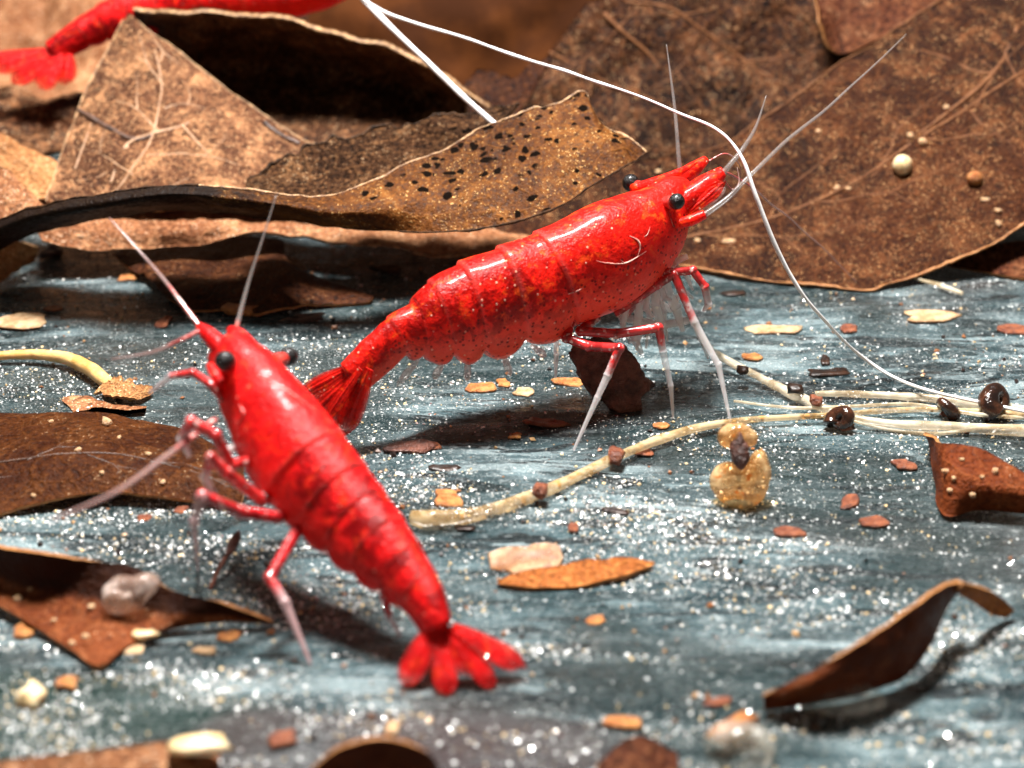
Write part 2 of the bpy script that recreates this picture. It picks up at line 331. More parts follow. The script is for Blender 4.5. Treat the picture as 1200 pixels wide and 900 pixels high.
M['shrimp_a'] = mat_shrimp('red_shrimp_shell', (.32, .004, .003), (.86, .016, .009), (.95, .12, .015), (.92, .15, .09), coat=.16)
M['shrimp_b'] = mat_shrimp('deep_red_shrimp_shell', (.24, .0025, .004), (.84, .011, .012), (.92, .06, .012), (.78, .02, .015), dots=.3, contrast=.95, coat=.08)
M['eye'] = mat_plain('black_eye', (.003, .003, .003), (.008, .006, .006), 30, .25, coat=.35, spec=.3)
M['stalk'] = mat_plain('eye_stalk', (.5, .02, .015), (.7, .08, .06), 14, .25, coat=.5)
M['limb_a'] = mat_limb('banded_red_leg', (.6, .03, .03), (.88, .83, .83), .62, .64)
M['limb_b'] = mat_limb('red_leg', (.62, .02, .025), (.62, .4, .4), .62, .4)
M['limb_clear'] = mat_limb('glassy_limb', (.6, .1, .09), (.92, .86, .84), .12, .55)
M['claw'] = mat_limb('clawed_limb', (.6, .03, .03), (.75, .66, .66), .72, .35)
M['antenna'] = mat_limb('grey_antenna', (.5, .12, .1), (.27, .235, .22), .05, .62)
M['antenna_pink'] = mat_limb('pinkish_antenna', (.5, .1, .09), (.4, .25, .23), .4, .45)
M['fan_edge'] = mat_clear('clear_fringe', (.8, .62, .6), (.88, .82, .82), .3, 12)
M['groove'] = mat_plain('pale_shell_groove', (.75, .2, .16), (.9, .55, .46), 14, .3)

# ------------------------------------------------------------------ floor
def floor_h(x, y):
    P = np.stack([x * .55, y * 1.5, 0 * x], -1); Q = np.stack([x * 1.3, y * 3.6, 0 * x + 4], -1)
    warp = .35 * np.sin(x * .9 + .4 * y) + .2 * vn(P * 1.2, 21)
    ridge = np.sin((y * 4.2 + warp * 5))
    return .018 * ridge * np.clip(.5 + .8 * vn(P * .8, 9), 0, 1) + .028 * fbm(P, 3, 3) + .012 * fbm(Q, 8, 3)
ys = np.concatenate([np.linspace(-5.0, 3.4, 520), np.linspace(3.45, 14, 60)]); xs = np.linspace(-7.5, 7.5, 420)
X, Y = np.meshgrid(xs, ys, indexing='xy'); Zf = floor_h(X, Y) - .02
fl = mesh('floor', np.stack([X, Y, Zf], -1).reshape(-1, 3), grid_faces(len(ys), len(xs)), M['floor'])
tag(fl, 'blue grey slate tank floor with fine ripples', None, None, 'structure')
def fz(x, y): return float(floor_h(np.array([x]), np.array([y]))[0]) - .02
def onF(px, py, dz=0.0):
    p = onZ(px, py, 0); 
    for _ in range(3): p = onZ(px, py, fz(p[0], p[1]) + dz)
    return p

def grains(name, n, rmin, rmax, mat, label, cat, seed, dens, mixed=False, lift=0.6):
    g = np.random.default_rng(seed); N = n * 8
    x = g.uniform(-4.6, 4.6, N); y = -4.2 + 7.6 * g.uniform(0, 1, N) ** 1.15
    keep = g.uniform(0, 1, N) < dens(x, y); x, y = x[keep][:n], y[keep][:n]; N = len(x)
    r = rmin * (rmax / rmin) ** (g.uniform(0, 1, N) ** 2.6)
    oc = np.array([[1, 0, 0], [-1, 0, 0], [0, 1, 0], [0, -1, 0], [0, 0, 1], [0, 0, -1]], float)
    of = np.array([[0, 2, 4], [2, 1, 4], [1, 3, 4], [3, 0, 4], [2, 0, 5], [1, 2, 5], [3, 1, 5], [0, 3, 5]])
    A = nrm(g.normal(size=(N, 3))); B = nrm(np.cross(A, g.normal(size=(N, 3)))); C = np.cross(A, B)
    R = np.stack([A, B, C], 1) * (g.uniform(.55, 1.25, (N, 3, 1)))
    V = np.einsum('vk,nkj->nvj', oc, R) * r[:, None, None]
    V[..., 2] *= .75
    V += np.stack([x, y, floor_h(x, y) - .02 + r * lift * .6], -1)[:, None]
    Fc = (of[None] + (np.arange(N) * 6)[:, None, None]).reshape(-1, 3)
    o = mesh(name, V.reshape(-1, 3), Fc, mat, None, {'tone': np.repeat(g.uniform(0, 1, N), 6)}, smooth=False)
    return tag(o, label, cat, None, 'stuff')
def dens_sand(x, y):
    a = fbm(np.stack([x * .5, y * 1.2, 0 * x], -1), 31, 3); b_ = fbm(np.stack([x * 1.5, y * 5.5 + .5 * np.sin(x * 1.3), 0 * x], -1), 57, 3)
    near = np.clip(.5 - y * .17, .12, 1.0)
    rd = np.clip(floor_h(x, y) * 10 + .6, .2, 1)
    return np.clip(.30 + .3 * a + .85 * b_, .03, 1.2) * near * rd
grains('glassy_sand', 60000, .0026, .0140, M['grain'], 'glittering white sand grains scattered over the slate floor', 'sand', 5, dens_sand)
grains('fine_debris', 1500, .006, .028, M['crumb'], 'fine brown and black crumbs of rotted leaf on the floor', 'debris', 6, lambda x, y: np.clip(.3 + .5 * fbm(np.stack([x, y, 0 * x], -1), 44, 3), .05, 1))

# ------------------------------------------------------------------ leaves
def pt(q):
    if len(q) == 3 and isinstance(q[2], str): return onF(q[0], q[1], float(q[2]))
    return onY(*q)
LEAF = {}
def leaf(name, label, rows, mat, edge, nu=90, nv=40, th=.02, jag=(.03, .03), jf=6.0, wob=.02, wf=2.5, group=None, parent=None, cat='leaf', sub=0.0, seed=None, tri=None):
    s = seed or len(LEAF) * 7 + 3
    R = np.stack([resample([pt(q) for q in r], nu) for r in rows])       # (rows, nu, 3)
    u = np.linspace(0, 1, nu); V = np.zeros((nv, nu, 3)); m = len(rows) - 1
    def jg(k): return .5 * (fbm(np.stack([u * jf, 0 * u + k, 0 * u + s], -1), s + k, 4) + .9)
    lo_, hi_ = np.clip(jag[0] * jg(1), 0, .45), 1 - np.clip(jag[1] * jg(2), 0, .45)
    for j in range(nu):
        V[:, j] = spline(R[:, j], t=np.linspace(lo_[j], hi_[j], nv) * m) if m > 1 else R[0, j] + np.linspace(lo_[j], hi_[j], nv)[:, None] * (R[1, j] - R[0, j])
    N = nrm(np.cross(np.gradient(V, axis=1), np.gradient(V, axis=0)))
    V = V + N * (wob * fbm(V * wf / 1.0, s, 4))[..., None]
    N = nrm(np.cross(np.gradient(V, axis=1), np.gradient(V, axis=0)))
    if np.mean(N @ (-FW)) < 0: N = -N
    top, bot = V, V - N * th
    n = nu * nv; allv = np.vstack([top.reshape(-1, 3), bot.reshape(-1, 3)])
    allv[:, 2] = np.maximum(allv[:, 2], -.03)
    g = grid_faces(nv, nu); fs = [*g.tolist(), *(g[:, ::-1] + n).tolist()]
    ring = [*range(nu), *[k * nu + nu - 1 for k in range(1, nv)], *[(nv - 1) * nu + j for j in range(nu - 2, -1, -1)], *[k * nu for k in range(nv - 2, 0, -1)]]
    k0 = len(fs)
    for a, b in zip(ring, ring[1:] + ring[:1]): fs.append([a, b, b + n, a + n])
    fm = [0] * k0 + [1] * (len(fs) - k0)
    o = mesh(name, allv, fs, [mat, edge], parent, fm=fm, attrs={'lu': np.tile(np.tile(u, nv), 2), 'lv': np.tile(np.repeat(np.linspace(0, 1, nv), nu), 2)})
    if parent is None: tag(o, label, cat, group)
    LEAF[len(LEAF)] = o; o_data[o.name] = (V, N)
    return o
o_data = {}
def on_leaf(o, px, py, lift=0.0):
    V, N = o_data[o.name]; q = proj(V); d = np.hypot(q[..., 0] - px, q[..., 1] - py); i = np.unravel_index(np.argmin(d), d.shape)
    return V[i] + N[i] * lift, N[i]
def vein(o, path, r0, r1, mat, name='vein'):
    P = [on_leaf(o, *q, lift=-.003)[0] for q in path]
    k = pxcm(P[0]); return tube(name, P, [r0 / k, r1 / k], mat, o, seg=6, n=10 * len(P), rough=.35, rf=9)

def rim(o, side, r, mat, a=0.0, b=1.0):
    V, N = o_data[o.name]; P = {'top': V[-1], 'bottom': V[0], 'left': V[:, 0], 'right': V[:, -1]}[side]; m = len(P); P = P[int(a * (m - 1)):int(b * (m - 1)) + 1]
    if o.parent is not None: par = o.parent
    else: par = o
    return tube('rim', P, [r / pxcm(P[len(P) // 2])] * 2, mat, par, seg=6, n=3 * len(P), rough=.55, rf=14)
def vein_uv(o, P, r, mat):
    V, N = o_data[o.name]; nv, nu = V.shape[:2]
    Q = spline(np.array([[*p, 0.] for p in P]), 8 * len(P)); Q[:, :2] += .006 * np.stack([vn(Q * 9 + 3, 1), vn(Q * 9 + 8, 2)], 1)
    pts = [V[int(np.clip(b, 0, 1) * (nv - 1)), int(np.clip(a, 0, 1) * (nu - 1))] + N[int(np.clip(b, 0, 1) * (nv - 1)), int(np.clip(a, 0, 1) * (nu - 1))] * -.002 for a, b, _ in Q]
    pts = [p for i, p in enumerate(pts) if i == 0 or np.linalg.norm(p - pts[i - 1]) > 1e-4]
    pts = np.array(pts); pts[1:-1] = (pts[:-2] + 2 * pts[1:-1] + pts[2:]) / 4
    s_ = pxcm(pts[0]); return tube('vein', pts, [r / s_, r / s_ * .4], mat, o, seg=5, n=3 * len(pts), rough=.3, rf=9)
def venation(o, a, b, n, r, mat, slant=.25, spread=.4, seed=1):
    """a midrib from a to b in leaf coordinates with alternate side veins and forks"""
    g = random.Random(seed); a, b = np.array(a), np.array(b); d = b - a; pr = np.array([-d[1], d[0]])
    vein_uv(o, [a, (a + b) / 2 + pr * .03, b], r, mat)
    for i in range(n):
        f = (i + .6) / n; s0 = a + d * f; sg = 1 if i % 2 else -1; L_ = spread * (1 - .5 * f) * g.uniform(.7, 1.1)
        e = s0 + d * slant * g.uniform(.6, 1.2) + pr / max(np.linalg.norm(pr), 1e-6) * sg * L_; m_ = (s0 + e) / 2 + d * .04
        vein_uv(o, [s0, m_, e], r * .6, mat); q = m_ + (e - s0) * .2 + d * .14 * g.uniform(.6, 1.3)
        vein_uv(o, [m_, (m_ + q) / 2 + d * .01, q + d * .05], r * .4, mat)
G = 'fallen leaves on the tank floor'
right = leaf('leaf', 'large speckled brown leaf leaning back behind the big shrimp, with lit lower edge', [
    [(520, 300, 2.9), (700, 310, 2.72), (830, 317, 2.5), (930, 331, 2.33), (1012, 342, 2.22), (1027, 341, 2.22), (1042, 335, 2.24), (1110, 314, 2.34), (1200, 272, 2.5), (1300, 220, 2.8)],
    [(540, 275, 3.05), (700, 265, 3.05), (840, 250, 3.05), (960, 215, 3.1), (1060, 170, 3.2), (1160, 120, 3.4), (1260, 70, 3.6), (1340, 20, 3.9)],
    [(560, 225, 3.3), (700, 195, 3.4), (830, 172, 3.5), (885, 142, 3.6), (980, 76, 3.9), (1100, -3, 4.3), (1200, -65, 4.6), (1320, -130, 5.0)]],
    M['leaf_right'], M['edge_rust'], nu=150, nv=70, jag=(.03, .02), jf=14, wob=.04, wf=1.7, group=G)
rim(right, 'bottom', 1.7, M['edge_rust'], .3, 1.0); rim(right, 'top', 1.1, M['vein_mid'], .3, 1.0)
vein(right, [(1190, 30), (1175, 75), (1150, 100), (1120, 125), (1090, 150), (1060, 165)], 3.2, 1.2, M['vein_mid'])
vein(right, [(1165, 86), (1140, 82), (1105, 65), (1070, 58)], 2, .8, M['vein_mid'])
vein(right, [(1140, 130), (1150, 148), (1170, 152)], 1.6, .8, M['vein_mid'])
vein(right, [(1175, 60), (1195, 95), (1230, 130)], 1.6, .8, M['vein_mid'])
venation(right, (.30, .34), (.98, .62), 9, 2.4, M['vein_mid'], .1, .34, 3)
rear = leaf('leaf', 'dark brown mottled leaf standing behind the large speckled leaf', [
    [(545, 205, 4.2), (700, 260, 4.2), (900, 180, 4.4), (1120, 30, 4.9)],
    [(598, 122, 4.6), (760, 90, 4.8), (950, 50, 5.0), (1150, -40, 5.3)],
    [(695, -5, 5.1), (820, -50, 5.3), (1000, -90, 5.5), (1200, -140, 5.8)]],
    M['leaf_rear'], M['edge_dark'], nu=120, nv=60, jag=(.02, .06), jf=12, wob=.05, group=G)
vein(rear, [(705, 15), (730, 40), (755, 60), (775, 78)], 3, 1.2, M['vein_mid'])
vein(rear, [(640, 60), (700, 90), (760, 115), (820, 120)], 2, 1, M['vein_mid'])
venation(rear, (.12, .95), (.75, .1), 7, 2.0, M['vein_mid'], .12, .3, 5)
leaf('leaf', 'dark red brown leaf tucked between the speckled leaf and the mottled one', [
    [(962, 25, 4.55), (985, 62, 4.5), (1040, 40, 4.6), (1120, -10, 4.8)],
    [(950, -30, 5.0), (990, -40, 5.0), (1060, -60, 5.1), (1130, -80, 5.2)]], M['leaf_red'], M['edge_rust'], nu=50, nv=30, group=G)
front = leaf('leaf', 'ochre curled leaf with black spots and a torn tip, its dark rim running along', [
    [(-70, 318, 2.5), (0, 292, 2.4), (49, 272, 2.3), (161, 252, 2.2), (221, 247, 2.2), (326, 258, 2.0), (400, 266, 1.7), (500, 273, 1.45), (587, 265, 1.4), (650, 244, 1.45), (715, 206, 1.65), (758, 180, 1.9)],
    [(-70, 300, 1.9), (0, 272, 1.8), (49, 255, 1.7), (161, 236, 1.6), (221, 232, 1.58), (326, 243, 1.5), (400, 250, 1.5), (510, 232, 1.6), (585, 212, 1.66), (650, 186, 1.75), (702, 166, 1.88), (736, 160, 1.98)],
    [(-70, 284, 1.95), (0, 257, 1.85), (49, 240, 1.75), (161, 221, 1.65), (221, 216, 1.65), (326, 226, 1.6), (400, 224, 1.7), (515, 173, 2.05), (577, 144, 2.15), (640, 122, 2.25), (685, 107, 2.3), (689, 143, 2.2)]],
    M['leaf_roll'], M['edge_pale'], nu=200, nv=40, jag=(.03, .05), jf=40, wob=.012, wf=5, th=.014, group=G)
fb = leaf('rear_blade', None, [
    [(280, 232, 2.0), (400, 235, 1.95), (520, 200, 2.1), (590, 160, 2.2)],
    [(288, 218, 2.25), (400, 195, 2.3), (500, 165, 2.45), (590, 140, 2.5)],
    [(290, 210, 2.4), (345, 176, 2.5), (400, 156, 2.6), (480, 140, 2.7), (560, 127, 2.8), (610, 120, 2.8)]],
    M['leaf_roll_back'], M['edge_dark'], nu=110, nv=30, jag=(.02, .12), jf=30, wob=.015, wf=6, parent=front)
rim(front, 'top', 1.3, M['edge_pale'], .38, 1.0); rim(front, 'right', 1.5, M['edge_pale']); rim(front, 'bottom', 1.2, M['edge_dark'], .45, 1.0)
rim(front, 'top', 1.6, M['edge_dark'], 0, .4); rim(fb, 'top', 2.2, M['edge_dark'])
tall = leaf('leaf', 'tall pinkish brown leaf standing in a point with a dark cross crack', [
    [(55, 240, 2.75), (150, 248, 2.65), (260, 245, 2.65), (410, 232, 2.75)],
    [(66, 195, 3.05), (150, 185, 3.0), (250, 180, 3.0), (385, 182, 3.1)],
    [(95, 118, 3.5), (150, 110, 3.5), (205, 108, 3.5), (285, 118, 3.5)],
    [(143, 22, 4.05), (149, 16, 4.05), (154, 15, 4.05), (162, 24, 4.05)]],
    M['leaf_tall'], M['edge_pale'], nu=110, nv=90, jag=(.02, .015), jf=8, wob=.03, group=G)
rim(tall, 'left', .9, M['edge_pale']); rim(tall, 'right', 1.1, M['edge_pale'])
vein(tall, [(92, 128), (105, 138), (125, 150), (150, 162), (165, 163), (178, 160)], 4, 2.5, M['vein_dark'], 'crack')
vein(tall, [(128, 215), (148, 172), (180, 157), (215, 146), (250, 128)], 2.2, 1.4, M['vein'])
vein(tall, [(88, 200), (100, 165), (108, 145)], 1.6, 1, M['vein'])
vein(tall, [(310, 145), (330, 158), (352, 168)], 4.5, 3, M['vein_dark'], 'crack')
vein(tall, [(150, 172), (120, 205), (90, 212)], 1.6, 1, M['vein'])
vein(tall, [(215, 146), (240, 175), (265, 195)], 1.6, .8, M['vein'])
venation(tall, (.2, .05), (.62, .86), 7, 2.0, M['vein'], .1, .4, 8)
arch = leaf('leaf', 'grey brown leaf arching over the pointed leaf, black under its pale rim', [
    [(180, 175, 3.7), (300, 200, 3.55), (400, 205, 3.4), (500, 200, 3.3), (620, 190, 3.3)],
    [(170, 110, 4.45), (270, 112, 4.45), (370, 118, 4.35), (460, 128, 4.2), (560, 150, 3.95)],
    [(160, 60, 4.75), (240, 72, 4.75), (340, 76, 4.7), (440, 92, 4.5), (545, 125, 4.1)],
    [(156, 14, 4.1), (225, 11, 4.05), (326, 20, 4.0), (400, 37, 3.95), (462, 56, 3.9), (525, 94, 3.85), (575, 128, 3.8)]],
    M['leaf_fold'], M['edge_pale'], nu=120, nv=80, jag=(.02, .02), jf=10, wob=.035, th=.03, group=G)
rim(arch, 'top', 1.7, M['edge_pale'])
leaf('leaf', 'tan leaf lying behind the pointed leaf below the far shrimp', [
    [(-70, 200, 3.7), (0, 190, 3.6), (50, 185, 3.6), (100, 180, 3.6)], [(-70, 100, 4.6), (0, 96, 4.6), (60, 108, 4.6), (120, 112, 4.6)]], M['leaf_fold'], M['edge_dark'], nu=60, nv=40, wob=.1, group=G)
leaf('leaf', 'orange tan leaf filling the far corner behind the far shrimp', [
    [(-90, 120, 6.2), (30, 118, 6.2), (150, 120, 6.2), (300, 110, 6.2)], [(-90, -60, 8), (40, -60, 8), (160, -60, 8), (300, -60, 8)]], M['leaf_strip'], M['edge_pale'], nu=60, nv=50, wob=.15, group=G)
leaf('leaf', 'pale cream leaf wedged beside the foot of the pointed leaf', [
    [(-70, 235, 2.95), (0, 232, 2.9), (60, 236, 2.85), (130, 238, 2.8), (190, 240, 2.8)],
    [(-70, 130, 3.3), (0, 155, 3.25), (40, 178, 3.2), (75, 200, 3.1), (120, 218, 3.0)]], M['leaf_pale'], M['edge_pale'], nu=70, nv=40, jag=(.02, .08), wob=.05, group=G)
leaf('leaf', 'small brown leaf scrap under the left end of the curled rim', [
    [(-60, 285, 2.3), (0, 275, 2.3), (40, 250, 2.35), (60, 240, 2.4)], [(-60, 195, 2.75), (0, 192, 2.7), (22, 210, 2.65), (45, 236, 2.5)]], M['leaf_strip'], M['edge_pale'], nu=50, nv=30, jag=(.02, .1), wob=.03, group=G)
leaf('leaf', 'salmon brown leaf strip lying flat beneath the curled ochre leaf', [
    [(50, 284, 2.5), (130, 298, 2.45), (220, 293, 2.5), (300, 276, 2.55), (350, 278, 2.6), (420, 286, 2.55), (540, 300, 2.55), (650, 300, 2.7)],
    [(40, 258, 2.65), (130, 262, 2.6), (220, 262, 2.6), (300, 258, 2.7), (420, 266, 2.75), (540, 278, 2.8), (650, 280, 2.9)],
    [(40, 232, 3.1), (130, 230, 3.1), (220, 232, 3.1), (300, 236, 3.1), (420, 244, 3.2), (540, 255, 3.2), (650, 268, 3.3)]],
    M['leaf_strip'], M['edge_pale'], nu=130, nv=40, jag=(.12, .02), jf=12, wob=.03, wf=4, group=G)
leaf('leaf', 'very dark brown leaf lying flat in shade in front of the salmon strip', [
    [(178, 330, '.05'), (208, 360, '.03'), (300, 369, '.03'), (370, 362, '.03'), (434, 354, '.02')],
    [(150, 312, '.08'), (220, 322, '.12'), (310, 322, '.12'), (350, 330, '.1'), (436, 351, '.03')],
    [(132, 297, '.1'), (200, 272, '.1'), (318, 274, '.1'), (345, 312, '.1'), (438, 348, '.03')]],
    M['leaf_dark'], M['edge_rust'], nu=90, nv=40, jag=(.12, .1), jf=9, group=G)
leaf('leaf', 'dark red leaf lying under the right edge of the large speckled leaf', [
    [(1110, 312, '.03'), (1150, 318, '.03'), (1200, 326, '.03'), (1280, 330, '.03')], [(1130, 290, '.15'), (1170, 285, '.2'), (1210, 280, '.2'), (1290, 270, '.2')]], M['leaf_red'], M['edge_rust'], nu=40, nv=20, group=G)
leaf('leaf', 'pale yellow leaf scrap on the floor under the end of the curled rim', [
    [(-60, 345, '.03'), (0, 332, '.03'), (20, 322, '.04'), (42, 308, '.05')], [(-60, 285, '.3'), (0, 280, '.3'), (25, 282, '.28'), (46, 290, '.2')]], M['leaf_pale'], M['edge_pale'], nu=50, nv=30, jag=(.15, .1), wob=.04, group=G)
leaf('leaf', 'frayed yellow leaf scrap at the end of the yellow root', [
    [(110, 462, '.02'), (135, 474, '.03'), (160, 470, '.03'), (180, 462, '.02')], [(125, 446, '.08'), (145, 440, '.12'), (162, 448, '.1'), (178, 452, '.06')]], M['leaf_pale'], M['edge_pale'], nu=40, nv=20, jag=(.3, .4), jf=9, wob=.03, group=G)
leaf('leaf', 'thin tan leaf membrane under the yellow root', [
    [(72, 470, '.01'), (90, 484, '.01'), (130, 488, '.01'), (170, 486, '.01')], [(74, 464, '.03'), (100, 460, '.04'), (135, 468, '.03'), (172, 476, '.02')]], M['leaf_strip'], M['edge_pale'], nu=40, nv=16, jag=(.15, .2), group=G)
lf1 = leaf('leaf', 'wide dark brown leaf lying flat beside the deep red shrimp front legs', [
    [(-90, 640, '.03'), (0, 602, '.04'), (60, 588, '.06'), (130, 578, '.08'), (200, 585, '.06'), (282, 592, '.04')],
    [(-90, 550, '.14'), (0, 540, '.16'), (70, 532, '.2'), (140, 532, '.2'), (210, 545, '.16'), (286, 570, '.1')],
    [(-90, 482, '.12'), (0, 481, '.12'), (90, 482, '.14'), (150, 488, '.14'), (220, 504, '.12'), (286, 545, '.08')]],
    M['leaf_front'], M['edge_rust'], nu=100, nv=50, jag=(.05, .03), jf=5, wob=.02, group=G)
venation(lf1, (.02, .5), (.95, .45), 5, 2.0, M['vein_dark'], .12, .3, 4)
lf2 = leaf('leaf', 'folded rust brown leaf ending in a long tip, carrying a clear snail', [
    [(-70, 672, '.05'), (0, 713, '.05'), (60, 748, '.04'), (113, 781, '.03'), (150, 757, '.03'), (200, 738, '.04'), (260, 730, '.04'), (318, 733, '.03')],
    [(-70, 645, '.1'), (0, 680, '.1'), (60, 702, '.1'), (113, 716, '.1'), (160, 716, '.1'), (210, 722, '.1'), (262, 722, '.08'), (318, 732, '.035')],
    [(-70, 622, '.34'), (0, 638, '.34'), (50, 647, '.34'), (110, 654, '.3'), (160, 665, '.26'), (205, 690, '.2'), (262, 706, '.16'), (320, 731, '.04')]],
    M['leaf_rust_shaded'], M['edge_rust'], nu=110, nv=50, jag=(.03, .06), jf=10, group=G)
lf3 = leaf('leaf', 'small rust red leaf with white flecks and a pointed end, beside the pale roots', [
    [(1084, 516, '.03'), (1092, 565, '.03'), (1105, 604, '.03'), (1150, 598, '.04'), (1230, 602, '.04')],
    [(1083, 513, '.1'), (1105, 545, '.22'), (1130, 560, '.22'), (1165, 572, '.2'), (1230, 585, '.16')],
    [(1081, 511, '.14'), (1105, 519, '.28'), (1135, 523, '.3'), (1165, 533, '.28'), (1230, 572, '.2')]],
    M['leaf_rust'], M['edge_rust'], nu=60, nv=40, jag=(.02, .03), group=G)
lf4 = leaf('leaf', 'boat shaped dark brown leaf standing on edge with an orange twisted tip', [
    [(896, 833, '.02'), (950, 823, '.02'), (1010, 815, '.03'), (1060, 796, '.04'), (1090, 762, '.1'), (1110, 716, '.18'), (1128, 690, '.26')],
    [(895, 824, '.06'), (950, 806, '.2'), (1010, 786, '.24'), (1055, 762, '.26'), (1085, 732, '.28'), (1108, 702, '.3'), (1128, 687, '.3')],
    [(894, 815, '.1'), (950, 786, '.26'), (1000, 757, '.36'), (1050, 726, '.4'), (1085, 701, '.4'), (1108, 688, '.38'), (1127, 683, '.34')]],
    M['leaf_boat'], M['edge_rust'], nu=90, nv=30, jag=(.03, .05), group=G)
tip = leaf('tip', None, [
    [(1118, 694, '.3'), (1140, 706, '.2'), (1160, 720, '.08'), (1178, 724, '.02')], [(1126, 682, '.34'), (1150, 688, '.28'), (1174, 700, '.16'), (1190, 716, '.05')]], M['leaf_orange'], M['edge_rust'], nu=30, nv=12, parent=lf4)
leaf('leaf', 'rounded dark brown leaf edge rising in front of the shrimp tail', [
    [(350, 935, '.02'), (400, 940, '.02'), (450, 945, '.02'), (540, 935, '.02')], [(362, 905, '.15'), (400, 874, '.3'), (450, 864, '.34'), (500, 880, '.25'), (520, 910, '.1')]], M['leaf_boat'], M['edge_rust'], nu=50, nv=24, group=G)
leaf('leaf', 'pinkish brown leaf strip under the yellow chip', [
    [(-80, 960, '.02'), (20, 940, '.02'), (120, 930, '.02'), (260, 925, '.02')], [(-80, 910, '.1'), (20, 888, '.12'), (120, 876, '.14'), (200, 866, '.12'), (255, 868, '.06')]], M['leaf_strip'], M['edge_pale'], nu=60, nv=24, group=G)
leaf('leaf', 'brown leaf scrap near the clear jelly blobs', [
    [(690, 930, '.02'), (740, 940, '.02'), (800, 925, '.02')], [(700, 895, '.1'), (745, 862, '.14'), (795, 880, '.08')]], M['leaf_red'], M['edge_rust'], nu=40, nv=20, group=G)
leaf('leaf', 'long orange leaf sliver lying on the rippled floor', [
    [(582, 684, '.02'), (620, 690, '.02'), (680, 688, '.02'), (730, 676, '.03'), (767, 662, '.03')],
    [(584, 679, '.04'), (620, 667, '.06'), (680, 658, '.06'), (730, 654, '.06'), (767, 658, '.04')]], M['leaf_orange'], M['edge_rust'], nu=60, nv=16, jag=(.08, .15), jf=9, th=.03, group=G)
leaf('leaf', 'mouldy pale leaf scrap beside the orange sliver', [
    [(575, 668, '.01'), (610, 676, '.01'), (650, 672, '.01')], [(572, 645, '.05'), (600, 632, '.07'), (650, 636, '.06'), (662, 648, '.04')]], M['mould'], M['mould'], nu=40, nv=18, jag=(.15, .2), group=G)
leaf('leaf', 'driftwood coloured broad leaf far behind everything', [
    [(250, 165, 5.4), (430, 168, 5.4), (640, 168, 5.4), (820, 165, 5.4)], [(250, 20, 6.2), (430, 20, 6.2), (640, 20, 6.2), (820, 20, 6.2)], [(250, -150, 7.6), (430, -150, 7.6), (640, -150, 7.6), (820, -150, 7.6)]], M['wood'], M['wood'], nu=50, nv=40, wob=.25, wf=.8, group=G)
leaf('leaf', 'dark crumpled leaf hanging behind the arching leaf', [
    [(330, 100, 5.6), (400, 110, 5.6), (470, 120, 5.5), (560, 150, 5.2)], [(340, -60, 6.6), (400, -60, 6.6), (460, -50, 6.5), (500, 60, 6.0)]], M['leaf_dark'], M['edge_dark'], nu=40, nv=30, wob=.1, group=G)
leaf('leaf', 'small black crumpled leaf scrap between the pale threads and the mottled leaf', [
    [(515, 140, 4.2), (560, 150, 4.1), (600, 140, 4.1)], [(560, 85, 4.5), (610, 78, 4.5), (655, 52, 4.6)]], M['leaf_dark'], M['edge_dark'], nu=40, nv=24, jag=(.1, .2), wob=.06, group=G)

